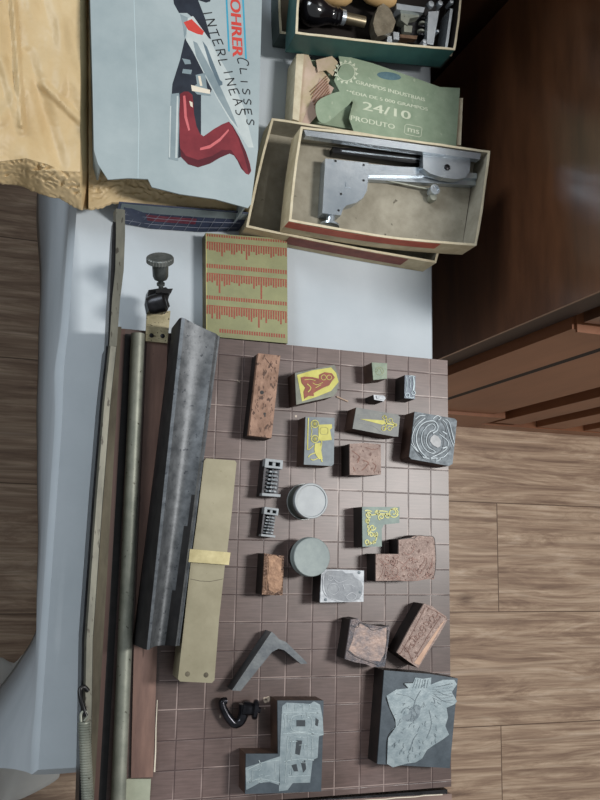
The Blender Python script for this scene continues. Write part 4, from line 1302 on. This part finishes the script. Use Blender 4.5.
# outer lid tray below the stapler box
t1, q1 = tray('cardboard_tray', 'shallow tan cardboard tray with a faded dark red label lying under the stapler box', [(272, 118), (462, 151), (436, 263), (246, 227)], 2, -29.5, CARD, CARDIN, CARDRIM, 'tray')
def front_label(t, q, z0, z1, f0, f1, M, name='red_label', lift=0.0004, bowf=0.0):
    a, b = q[3], q[2]
    d = (b - a).normalized(); nrm = Vector((d.y, -d.x, 0))
    n = 14
    bm = B(); rows = []
    for i in range(n + 1):
        f = f0 + (f1 - f0) * i / n
        p = a.lerp(b, f) + nrm * ((0.0012 + bowf) * math.sin(math.pi * f) ** 0.8 + lift)
        p2 = p - nrm * 0.0003
        rows.append([bm.verts.new((p.x, p.y, z0)), bm.verts.new((p.x, p.y, z1)), bm.verts.new((p2.x, p2.y, z1)), bm.verts.new((p2.x, p2.y, z0))])
    for A, C in zip(rows, rows[1:]):
        for k in range(4): bm.faces.new((A[k], A[(k + 1) % 4], C[(k + 1) % 4], C[k]))
    bm.faces.new(rows[0][::-1]); bm.faces.new(rows[-1])
    return part(name, bm, M, t)
front_label(t1, q1, zz(-20), zz(0), 0.22, 0.85, DREDLAB, 'faded_label')
t2, q2 = tray('cardboard_box', 'open cardboard box with a red label holding the chrome plier stapler', [(301, 126.5), (490, 151), (476.5, 245.5), (289, 221)], 34, 3.2, CARD, CARDIN, CARDRIM, 'box', seed=4, bowf=0.003)
front_label(t2, q2, zz(18), zz(32.5), 0.0, 0.80, REDLAB, bowf=0.003)

# stapler inside
def stapler():
    zi = 5.5
    t = thing('plier_stapler', P(400, 180, zi), 'chrome plier stapler lying on its side in the open cardboard box', 'stapler')
    cr = lambda pts: s5(pts, 240, 110, 2.308)
    bm = B(); pprism(bm, cr([(197, 112), (297, 122), (298, 140), (293, 186), (284, 203), (268, 214), (246, 220), (238, 228), (233, 243), (190, 238)]), 20, zi)
    part('head_plate', bm, CHROME, t, bevel=0.0012)
    bm = B(); lathe(bm, [(.0048, 0), (.0048, .012), (.0098, .0125), (.0098, .0145)], P(331, 213, 14), axis=(P(329.5, 228, 14) - P(331, 213, 14)), seg=24)
    part('staple_foot', bm, CHROME, t, smooth=True)
    bm = B(); pprism(bm, cr([(296, 124), (360, 130), (430, 134), (547, 146), (547, 158), (430, 152), (296, 150)]), 18, zi + 3)
    pprism(bm, cr([(296, 152), (430, 154), (545, 160), (545, 174), (430, 168), (296, 160)]), 14, zi + 1)
    part('lower_arm', bm, CHROME, t, bevel=0.001)
    bm = B(); pprism(bm, cr([(148, 46), (330, 68), (556, 100), (554, 114), (330, 84), (152, 59)]), 33, 25)
    part('handle_bar', bm, CHROME, t, bevel=0.0018)
    bm = B(); pprism(bm, cr([(215, 84), (418, 104), (420, 122), (390, 122), (215, 98)]), 18, zi + 2)
    part('magazine', bm, BLACK, t, bevel=0.0008)
    bm = B(); pprism(bm, cr([(235, 92), (415, 112), (415, 115), (235, 96)]), 18.6, 17.5)
    part('magazine_edge', bm, CHROME, t)
    bm = B(); pprism(bm, cr([(422, 103), (532, 117), (530, 142), (520, 156), (500, 160), (470, 156), (440, 147), (423, 135)]), 27, 18.2)
    part('pivot_bracket', bm, CHROME, t, bevel=0.0008)
    bm = B(); c = P(447, 167.5, 27); lathe(bm, [(.0035, 0), (.0035, .001), (.0025, .0018), (0, .0019)], c, seg=20)
    part('pivot_screw', bm, DSTEEL, t, smooth=True)
    for x, y, z in ((335.5, 161, 20), (363.6, 165, 20), (363.5, 180.5, 20), (341, 194, 20), (338.5, 210.5, 20)):
        bm = B(); lathe(bm, [(.0013, 0), (.0013, .0003), (0, .0003)], P(x, y, z), seg=12)
        part('rivet', bm, BLACK, t)
    bm = B(); pprism(bm, [(346, 182), (351, 182.5), (351, 187.5), (345.6, 187)], 20.8, 20)
    part('stud', bm, CHROME, t, bevel=.0004)
    bm = B(); lathe(bm, [(.0052, -.008), (.0056, 0), (.0056, .002), (.0036, .0022), (.0034, .0008), (0, .0008)], P(434.5, 190, 17), seg=24)
    part('end_nut', bm, CHROME, t, smooth=True)
    bm = B(); lathe(bm, [(.0044, -.004), (.0047, .002), (.004, .004), (0, .0045)], P(432, 198, 11), seg=20)
    part('end_nut', bm, NICKEL, t, smooth=True)
    bm = B(); tube(bm, [P(375, 178, 12), P(433, 190, 12)], .0012, 8)
    part('link_rod', bm, NICKEL, t, smooth=True)
stapler()

# green staple carton
def green():
    zt = 2
    t = thing('staple_carton', P(378, 100, -29.5), 'torn green carton of staples with pale printed lettering above the stapler box', 'carton', )
    body = [(338, 54), (372, 63), (410, 76), (440, 87), (460, 88), (458, 118), (456, 148), (400, 139), (354, 132), (349, 118), (353, 102), (340, 92), (334, 80), (341, 66)]
    bm = B(); pprism(bm, body, zt, zt - 1.0)
    part('top_panel', bm, GREEN, t)
    bm = B(); pprism(bm, [(299, 60), (326, 60), (455, 92), (452, 146), (400, 138), (294, 119)], zt - 9, -29.5)
    part('carton_body', bm, GREEN, t)
    bm = B(); pprism(bm, [(458.5, 98), (463, 98), (461, 145), (456.5, 145)], zt - 3, -29.5)
    part('inner_sleeve', bm, CARDRIM, t)
    bm = B(); pprism(bm, [(296.5, 54), (304, 54), (299, 121), (292.5, 119)], zt - 1, -29.5)
    part('inner_sleeve', bm, CARDRIM, t)
    bm = B(); pprism(bm, [(302, 55), (308, 53), (313, 66), (324, 72), (330, 80), (318, 104), (303, 126), (296, 123)], zt - 4, zt - 5)
    part('torn_flap', bm, BARECARD, t)
    bm = B(); pprism(bm, [(316, 60), (332, 56), (338, 62), (333, 76), (326, 70), (318, 72)], zt - 1, zt - 2)
    part('torn_flap', bm, BARECARD, t, label='crumpled bare cardboard scrap at the torn corner')
    bm = B(); pprism(bm, [(320, 78), (334, 88), (322, 110), (306, 128), (301, 126)], zt - 3.4, zt - 4.4)
    part('torn_flap', bm, mat('pinkish_card', (176, 150, 136), (190, 166, 150), 60, rough=.8), t, label='pinkish torn strip of cardboard')
    bm = B()
    for i in range(9):
        prib(bm, [(327 + .4 * i, 76 + 2.6 * i), (310 + .9 * i, 92 + 3.2 * i)], .5, zt - 3.0, .9)
    part('staple_row', bm, mat('copper_staples', (150, 104, 78), (176, 128, 98), 60, rough=.35, metal=.8), t, label='coppery row of staples')
    bm = B(); q = crom(pp([(316, 104), (326, 96), (342, 91), (352, 93), (351, 102), (341, 111), (326, 123), (318, 119)], zt + 8), True, 4); prism(bm, q, zz(zt + 7.2), zz(zt + 8))
    part('loose_flap', bm, GREEN, t, label='folded back green flap')
    z = zt
    text_part('printed_text', 'GRAMPOS INDUSTRIAIS', (355.5, 83.5), (424.6, 101.5), 4.2, z, PALETEXT, t)
    text_part('printed_text', 'MÉDIA DE 5 000 GRAMPOS', (346.5, 93), (427.5, 110.8), 4.6, z, PALETEXT, t)
    text_part('printed_text', '24/10', (362.5, 109.5), (410, 119.8), 9.6, z, PALETEXT, t, bold=0.9)
    text_part('printed_text', 'PRODUTO', (350.5, 120), (394.5, 129.3), 5.6, z, PALETEXT, t)
    text_part('printed_text', 'ms', (407.5, 131.6), (419, 134.2), 4.6, z, PALETEXT, t)
    bm = B(); prib(bm, [(405, 125.5), (407, 124.2), (420, 127), (422, 128.5), (421, 136), (419, 137), (406, 134.2), (404.3, 132.5)], .6, z, .12, closed=True)
    part('logo_frame', bm, PALETEXT, t)
    bm = B(); q = pp(circ(389, 76, 12, 20, 3.9), z); 
    c = sum(q, Vector()) / 20
    for v in q:
        d = v - c; v.x = c.x + d.x; v.y = c.y + d.y - d.x * .12
    prism(bm, q, zz(z - .1), zz(z + .12)); part('stamp_oval', bm, BLUEOVAL, t)
    bm = B()
    for k in range(14):
        a_ = 2 * math.pi * k / 14
        cx, cy_ = 346, 72
        q = pp([(cx + 9 * math.cos(a_), cy_ + 9 * math.sin(a_)), (cx + 12.5 * math.cos(a_ + .12), cy_ + 12.5 * math.sin(a_ + .12)), (cx + 10.5 * math.cos(a_ + .35), cy_ + 10.5 * math.sin(a_ + .35))], z)
        prism(bm, q, zz(z - .1), zz(z + .1))
    prib(bm, circ(346, 72, 8.8, 24), .7, z, .1, closed=True)
    part('gear_print', bm, PALETEXT, t)
green()

# ------------------------------------------------------------------ teal box with hand numbering stamp
t3, q3 = tray('teal_tray', 'shallow dark teal tray with tan lining lying under the teal box at the top', [(279, -30), (460, -8), (452, 56), (280, 33)], -2, -29.5, TEALD, CARDIN, CARDRIM, 'tray', seed=9)
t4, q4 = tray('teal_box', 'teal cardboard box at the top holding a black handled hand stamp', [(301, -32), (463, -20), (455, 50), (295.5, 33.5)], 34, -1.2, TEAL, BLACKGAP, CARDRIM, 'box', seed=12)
def stamp():
    zb = 1.0
    t = thing('hand_numbering_stamp', P(380, 20, zb), 'metal hand numbering stamp with a black rounded handle lying in the teal box', 'stamp')
    a, b = P(300, 8, 19), P(372, 24, 19)
    ax = b - a
    bm = B(); lathe(bm, [(0, 0), (.008, .001), (.0142, .006), (.0160, .013), (.0150, .021), (.0118, .028), (.0100, .033), (.0092, .036), (.0100, .038), (.0092, .040), (.0098, .042), (.0080, .046)], a, axis=ax, seg=40)
    part('handle', bm, mat('black_lacquer', (12, 12, 15), (20, 20, 24), 40, rough=.12, coat=.8), t, smooth=True, label='glossy black bulb-shaped handle')
    bm = B(); lathe(bm, [(.0078, .045), (.0082, .0455), (.0082, .050), (.0070, .0505)], a, axis=ax, seg=30)
    part('ferrule', bm, CHROME, t, smooth=True)
    bm = B(); lathe(bm, [(.0062, .0500), (.0062, .073)], a, axis=ax, seg=24)
    part('shaft', bm, mat('brown_steel', (108, 98, 80), (136, 126, 104), 60, rough=.35, metal=.7), t, smooth=True)
    cr = lambda pts: s5(pts, 365, 0, 6)
    bm = B(); pprism(bm, cr([(80, 40), (110, 20), (140, 40), (160, 70), (185, 130), (165, 190), (110, 210), (75, 218), (60, 190), (48, 140), (60, 90)]), 26, 14)
    part('yoke', bm, mat('dull_yoke', (120, 112, 96), (156, 148, 130), 90, rough=.35, metal=.7, bump=.4, bscale=300, bdist=.0005), t, bevel=.0012)
    bm = B(); pprism(bm, cr([(190, 20), (360, 45), (350, 75), (190, 55)]), 26, 6)
    pprism(bm, cr([(380, 70), (445, 65), (410, 270), (370, 262)]), 24, 3)
    pprism(bm, cr([(512, 50), (528, 55), (495, 290), (480, 285)]), 26, 4)
    part('frame_plate', bm, CHROME, t, bevel=.0006)
    bm = B(); pprism(bm, cr([(190, 62), (370, 80), (330, 270), (205, 240)]), 10, 1.2)
    part('base_block', bm, DSTEEL, t, bevel=.0008)
    bm = B(); pprism(bm, cr([(215, 60), (330, 75), (325, 100), (270, 110), (255, 150), (215, 120)]), 20, 8)
    pprism(bm, cr([(235, 150), (285, 155), (280, 195), (235, 190)]), 18, 8)
    part('ratchet', bm, NICKEL, t, bevel=.0008)
    bm = B(); pprism(bm, cr([(135, 215), (160, 215), (165, 275), (130, 272)]), 18, 2); pprism(bm, cr([(170, 190), (205, 195), (205, 240), (172, 235)]), 16, 2)
    part('side_lug', bm, CHROME, t, bevel=.0005)
    bm = B(); pprism(bm, cr([(210, 205), (315, 215), (310, 235), (210, 225)]), 17, 8)
    part('lever', bm, mat('rusty_lever', (104, 82, 66), (130, 106, 86), 90, rough=.4, metal=.6), t, bevel=.0005)
    for k in range(6):
        c = P(*cr([(352 - k * 4, 95 + 24 * k)])[0], 15)
        bm = B(); lathe(bm, [(.0042, -.0011), (.0046, 0), (.0042, .0011)], c, axis=(P(410, 40, 15) - P(412, 10, 15)), seg=16)
        part('digit_wheel', bm, DSTEEL if k % 2 else NICKEL, t, smooth=True)
    for x, y, r in ((395, 25, .0042), (450, 20, .0036), (518, 12, .003), (355, 250, .0028), (356, 272, .0030), (435, 188, .0018)):
        bm = B(); lathe(bm, [(r * .9, -.010), (r, 0), (r * .8, .0014), (0, .0016)], P(*cr([(x, y)])[0], 24), seg=18)
        part('bolt', bm, CHROME, t, smooth=True)
    bm = B(); pprism(bm, cr([(350, 40), (385, 20), (430, 40), (420, 70), (380, 75), (360, 100)]), 22, 8)
    part('cam', bm, BLACK, t, bevel=.001)
stamp()
for i, (x0, x1, y0, y1, lab) in enumerate(((321, 352, -6, -2, 'tan turned wooden handle in the teal box, beside the black stamp handle'), (362, 396, -8, 2, 'tan turned wooden handle in the teal box, beside the stamp yoke'))):
    a, b = P(x0, y0, 22), P(x1, y1, 22)
    Ln = (b - a).length
    bm = B(); lathe(bm, [(0, 0), (.006, .0015), (.0095, .008), (.0105, Ln * .45), (.0092, Ln * .8), (.005, Ln * .97), (0, Ln)], a, axis=b - a, seg=28)
    c = (a + b) / 2
    o = part('wooden_handle', bm, TANWOOD, None, smooth=True, loc=(c.x, c.y, c.z - .0105))
    tag(o, lab, 'wooden handle', 'turned wooden handles in the teal box')

# ------------------------------------------------------------------ kraft paper
def kraft():
    bm = B()
    NX, NY = 230, 170
    edge = [(-60, 188), (0, 183), (20, 185), (45, 195), (60, 198), (81, 210), (100, 208), (112, 203), (125, 204), (160, 206), (200, 208), (262, 211)]
    ridge = [(-60, 160), (0, 161), (26, 158), (47, 164), (63, 171), (100, 172), (120, 176), (150, 178), (262, 178)]
    def ev(tab, x):
        for (xa, ya), (xb, yb) in zip(tab, tab[1:]):
            if xa <= x <= xb: return ya + (yb - ya) * (x - xa) / (xb - xa)
        return tab[-1][1]
    def crease(p):
        v = 0
        for (a, b, h, w_) in ((((48, -10), (90, 130), 3, 6)), (((2, 60), (22, 130), 5, 5)), (((13, 0), (22, 125), 6, 3)), (((28, 55), (60, 165), -6, 7)), (((44, 85), (92, 132), 5, 4)), (((62, 20), (60, 90), 3, 6)), (((0, 120), (20, 90), 4, 6))):
            ax_, ay = a; bx, by = b
            t_ = max(0, min(1, ((p[0] - ax_) * (bx - ax_) + (p[1] - ay) * (by - ay)) / ((bx - ax_) ** 2 + (by - ay) ** 2)))
            d = math.hypot(p[0] - ax_ - t_ * (bx - ax_), p[1] - ay - t_ * (by - ay))
            k_ = max(0, 1 - d / (w_ * 1.6)); v += 0.8 * h * k_ * k_ * (3 - 2 * k_)
        return v
    rows = []
    for j in range(NY + 1):
        row = []
        for i in range(NX + 1):
            x = -60 + 309 * i / NX
            r_, e_ = ev(ridge, x), ev(edge, x)
            f = j / NY
            if f < .7: y = -40 + (r_ + 40) * f / .7; z = 26
            else:
                g = (f - .7) / .3
                y = r_ + (e_ - r_) * g
                z = 26 - 34 * g ** 1.2
            if x > 88: z = min(z, 0 if f < .7 else 0 - 6 * (f - .7) / .3)
            elif x > 80: k = (x - 80) / 8; z = z * (1 - k) + min(z, -6 if f < .7 else -6 - 20 * (f - .7) / .3) * k
            amp = 1 if x < 80 else .5
            n1 = noise.noise(Vector((x * .03, y * .02, 1)))
            n2 = abs(noise.noise(Vector((x * .035, y * .022, 4))))
            n3 = abs(noise.noise(Vector((x * .17, y * .17, 9))))
            z += amp * (9 * n1 - 4 * n2 + (crease((x, y)) if f < .72 else 0))
            if f > .7: z -= 9 * n3 * amp * math.sin(math.pi * min(1, (f - .7) / .3 + .1))
            else: z -= 0.8 * n3
            y += (2.5 * n3 if f > .75 else 0)
            z = max(z, -27.5 if x > 60 else -60)
            row.append(bm.verts.new(P(x, y, z)))
        rows.append(row)
    for a, b in zip(rows, rows[1:]):
        for i in range(NX): bm.faces.new((a[i], a[i + 1], b[i + 1], b[i]))
    c = P(50, 120, -29)
    o = part('kraft_paper', bm, KRAFT, None, smooth=True, loc=c)
    s = o.modifiers.new('solid', 'SOLIDIFY'); s.thickness = 0.0006; s.offset = 1
    tag(o, 'crumpled tan wrapping paper spilling over the table corner at the upper left', 'wrapping paper')
kraft()

# ------------------------------------------------------------------ pale blue carton
def carton():
    zt = 40
    t = thing('printed_carton', P(175, 100, -2), 'pale blue carton printed with a red handled machine and handwritten words', 'carton')
    top = [(89, -45), (92, 60), (94, 150), (98, 164), (108, 179.5), (128, 178), (148, 179), (152, 187), (180, 194), (215, 199), (248, 208), (251, 204), (258, 150), (262, 0), (262, -45)]
    bm = B(); pprism(bm, top, zt, zt - 1.6)
    tp = part('top_panel', bm, CARTON, t, bevel=.0004)
    bm = B()
    q = pp([(90, -44), (93, 60), (95, 150), (99, 164)], zt - 1.6)
    ribbon(bm, [v + Vector((.002, 0, 0)) for v in q], .0015, zz(2), zz(zt - 1.6))
    part('side_wall', bm, CARTON, t)
    bm = B()
    q = pp([(261, -44), (259, 60), (256, 150), (249.5, 204)], zt - 1.6)
    ribbon(bm, [v - Vector((.002, 0, 0)) for v in q], .0015, zz(-29), zz(zt - 1.6))
    part('side_wall', bm, CARTON, t)
    # fold line of the panel
    bm = B(); prib(bm, [(134, 0), (136, 60), (139, 120), (138, 178)], .5, zt, .12)
    part('fold_line', bm, mat('fold_pale', (184, 202, 206), (194, 210, 212), 30), tp)
    # printed machine
    def pr(name, polys, M, lift):
        bm = B()
        for pl in polys: prism(bm, pp(pl, zt), zz(zt), zz(zt + lift))
        return part(name, bm, M, tp)
    c5 = lambda pts: s5(pts, 150, 0, 5)
    c6 = lambda pts: s5(pts, 150, 90, 5)
    pr('printed_machine_body', [c5([(108, -60), (235, -60), (240, 0), (275, 90), (305, 195), (290, 190), (250, 130), (210, 85), (185, 65), (145, 65), (120, 20)]),
                                c5([(175, 190), (205, 230), (255, 320), (310, 440), (305, 460), (255, 470), (255, 700), (215, 760), (130, 795), (92, 790), (102, 560), (112, 420), (150, 300)])], NAVY, .10)
    pr('printed_frame', [c6([(105, 20), (145, 15), (150, 60), (140, 355), (92, 345), (100, 120)])], GREYP2, .14)
    pr('printed_bracket', [c5([(150, 70), (188, 88), (180, 170), (172, 190), (165, 130)])], GREYP2, .14)
    pr('printed_frame_gloss', [c6([(134, 30), (142, 30), (136, 340), (126, 340)]), c6([(100, 80), (106, 80), (100, 340), (94, 335)])], GREYP, .17)
    pr('printed_red_handle', [c6([(150, 20), (170, 8), (192, 8), (212, 25), (216, 60), (220, 120), (232, 180), (250, 220), (268, 232), (320, 195), (360, 172), (395, 158), (415, 185), (445, 235), (480, 310), (500, 370), (506, 405), (494, 424), (478, 418), (455, 385), (440, 350), (420, 325), (400, 315), (375, 318), (350, 335), (300, 365), (240, 385), (190, 370), (155, 335), (148, 260), (145, 120)])], REDP, .16)
    pr('printed_handle_dark', [c6([(150, 290), (180, 330), (240, 350), (310, 330), (360, 300), (405, 300), (440, 350), (478, 416), (455, 392), (438, 355), (420, 328), (398, 318), (350, 338), (300, 368), (240, 387), (190, 372), (156, 337)]), c6([(395, 160), (412, 185), (440, 240), (470, 330), (494, 420), (504, 400), (480, 310), (446, 235), (414, 180)])], REDPD, .19)
    pr('printed_handle_gloss', [c6([(165, 30), (176, 28), (180, 60), (184, 130), (200, 200), (192, 205), (172, 140)]), c6([(250, 290), (300, 275), (350, 240), (392, 195), (394, 205), (352, 255), (300, 292), (250, 302)])], REDPL, .22)
    pr('printed_highlight', [c6([(196, 55), (212, 62), (214, 88), (202, 80)])], WHITE, .24)
    pr('printed_lever', [c5([(188, 92), (215, 80), (250, 130), (300, 200), (330, 260), (370, 330), (400, 380), (430, 450), (470, 540), (518, 738), (490, 738), (440, 660), (398, 600), (350, 520), (300, 430), (250, 330), (215, 260), (180, 200)])], GREYP, .15)
    pr('printed_lever_shade', [c5([(215, 205), (235, 215), (290, 320), (350, 430), (400, 540), (440, 640), (400, 590), (340, 490), (280, 380), (230, 280)])], GREYP2, .18)
    pr('printed_lever_line', [c5([(262, 205), (285, 235), (350, 400), (362, 410), (362, 425), (345, 430), (300, 330)])], mat('slate_print', (88, 106, 116), (100, 118, 128), 40), .20)
    pr('printed_red_patch', [c5([(168, 112), (208, 96), (270, 158), (262, 176), (235, 170), (190, 150)])], REDT, .19)
    pr('printed_linkage', [c5([(160, 292), (200, 300), (205, 320), (175, 322)]), c5([(228, 375), (275, 365), (285, 440), (305, 480), (235, 472), (205, 440), (235, 420)]), c5([(165, 345), (210, 350), (205, 372), (160, 366)])], GREYP2, .2)
    pr('printed_linkage_gloss', [c5([(205, 425), (300, 450), (300, 470), (210, 455)]), c5([(240, 380), (252, 380), (262, 430), (250, 430)])], WHITE, .22)
    pr('printed_hole', [[(198, 0), (206, 2.6), (210, 1.5), (213, -6), (196, -6)]], NAVY, .2)
    bm = B(); prib(bm, [(225.6, -40), (226.5, 0), (229, 51.5)], 1.8, zt, .12); prib(bm, [(241.6, -40), (243, 0), (246, 59)], 1.8, zt, .12)
    part('blue_stripe', bm, BLUEL, tp)
    text_part('printed_lettering', 'ROHRER', (229.5, -12.5), (232.6, 55.5), 10.6, zt, REDT, tp, shear=0.0, bold=1.5)
    # handwriting
    def hand(word, p0, p1, hgt, wd):
        bm = B()
        G = {'I': [[(.5, 0), (.5, 1)]], 'N': [[(0, 0), (.05, 1)], [(.05, 1), (.85, 0)], [(.85, 0), (.9, 1)]], 'T': [[(0, .95), (1, 1)], [(.5, 1), (.45, 0)]],
             'E': [[(.85, 1), (.1, .95)], [(.1, .95), (.1, 0)], [(.1, 0), (.9, .05)], [(.1, .5), (.7, .55)]],
             'R': [[(.1, 0), (.15, 1)], [(.15, 1), (.8, .85), (.7, .5), (.15, .5)], [(.4, .5), (.9, 0)]], 'L': [[(.15, 1), (.1, 0)], [(.1, 0), (.85, .05)]],
             'A': [[(0, 0), (.45, 1)], [(.45, 1), (.9, 0)], [(.2, .4), (.75, .4)]], 'S': [[(.85, .9), (.4, 1), (.15, .75), (.5, .5), (.8, .25), (.5, 0), (.1, .08)]],
             'C': [[(.9, .9), (.4, 1), (.05, .5), (.3, .02), (.9, .1)]], 'c': [[(1, 1.1), (.9, 1.35), (.4, 1.3), (.05, .5), (.2, -.1), (.8, .0)]]}
        a, b = P(*p0, zt), P(*p1, zt)
        d = b - a; Ln = d.length; d.normalize(); nn = Vector((-d.y, d.x, 0))
        n = len(word)
        for i, ch in enumerate(word):
            cw = Ln / n
            for st in G[ch]:
                q = []
                for u, v in st:
                    q.append(a + d * (cw * (i + .08 + u * .72)) + nn * (v * hgt / 1000 + .0006 * math.sin(i * 2.3)))
                if len(q) > 2: q = crom(q, False, 4)
                ribbon(bm, q, wd / 1000, zz(zt), zz(zt + .28))
        part('handwriting', bm, PEN, tp)
    hand('INTERLINEAS', (201.5, 9.5), (238.5, 118.5), 9.5, 1.05)
    hand('cLISSES', (238, 57), (247, 128), 7.2, 1.0)
    # plaid end flap hanging down at the open end
    f0 = [(111, 204), (160, 207.5), (205, 211), (250, 213)]
    A = [P(119, 203, 2), P(165, 207, 1), P(205, 210, 1), P(251, 214, 1)]
    Bt = [P(114, 222, -28), P(150, 228.5, -28.6), P(200, 232, -28.6), P(238, 231, -28.6)]
    bm = B(); rws = []
    for u, v in zip(A, Bt):
        off = Vector((0, .0012, .0008))
        rws.append([bm.verts.new(u), bm.verts.new(v), bm.verts.new(v + off), bm.verts.new(u + off)])
    for a_, c_ in zip(rws, rws[1:]):
        for k in range(4): bm.faces.new((a_[k], a_[(k + 1) % 4], c_[(k + 1) % 4], c_[k]))
    bm.faces.new(rws[0][::-1]); bm.faces.new(rws[-1])
    fl = part('end_flap', bm, mat('plaid_navy', (44, 52, 74), (62, 70, 92), 60, rough=.5), t, label='navy and red plaid printed end flap')
    def fp(u, v):
        i = min(int(u * 3), 2); g = u * 3 - i
        return A[i].lerp(A[i + 1], g).lerp(Bt[i].lerp(Bt[i + 1], g), v) + Vector((0, -.0004, .0003))
    def strip(bm, u0, u1, v0, v1):
        n = 12
        rr = []
        for k in range(n + 1):
            u = u0 + (u1 - u0) * k / n
            rr.append([bm.verts.new(fp(u, v0)), bm.verts.new(fp(u, v1))])
        for a_, c_ in zip(rr, rr[1:]): bm.faces.new((a_[0], a_[1], c_[1], c_[0]))
        bmesh.ops.solidify(bm, geom=bm.faces[-n:], thickness=.0001)
    bm = B(); strip(bm, .02, 1.0, 0, .32)
    part('pale_edge_band', bm, CARTON, fl)
    bm = B(); strip(bm, .10, .62, .40, .66)
    part('red_plaid_band', bm, mat('plaid_red', (134, 62, 80), (156, 84, 98), 60, rough=.5), fl)
    bm = B()
    for k in range(11):
        u = .05 + k * .085
        a_, b_ = fp(u + .03, .34), fp(u, .98)
        tube(bm, [a_, b_], .0003, 5)
    for v in (.52, .8):
        tube(bm, [fp(.03, v), fp(.33, v), fp(.66, v), fp(.97, v)], .00028, 5)
    part('plaid_lines', bm, mat('plaid_line', (128, 132, 146), (140, 144, 156), 60), fl)
carton()
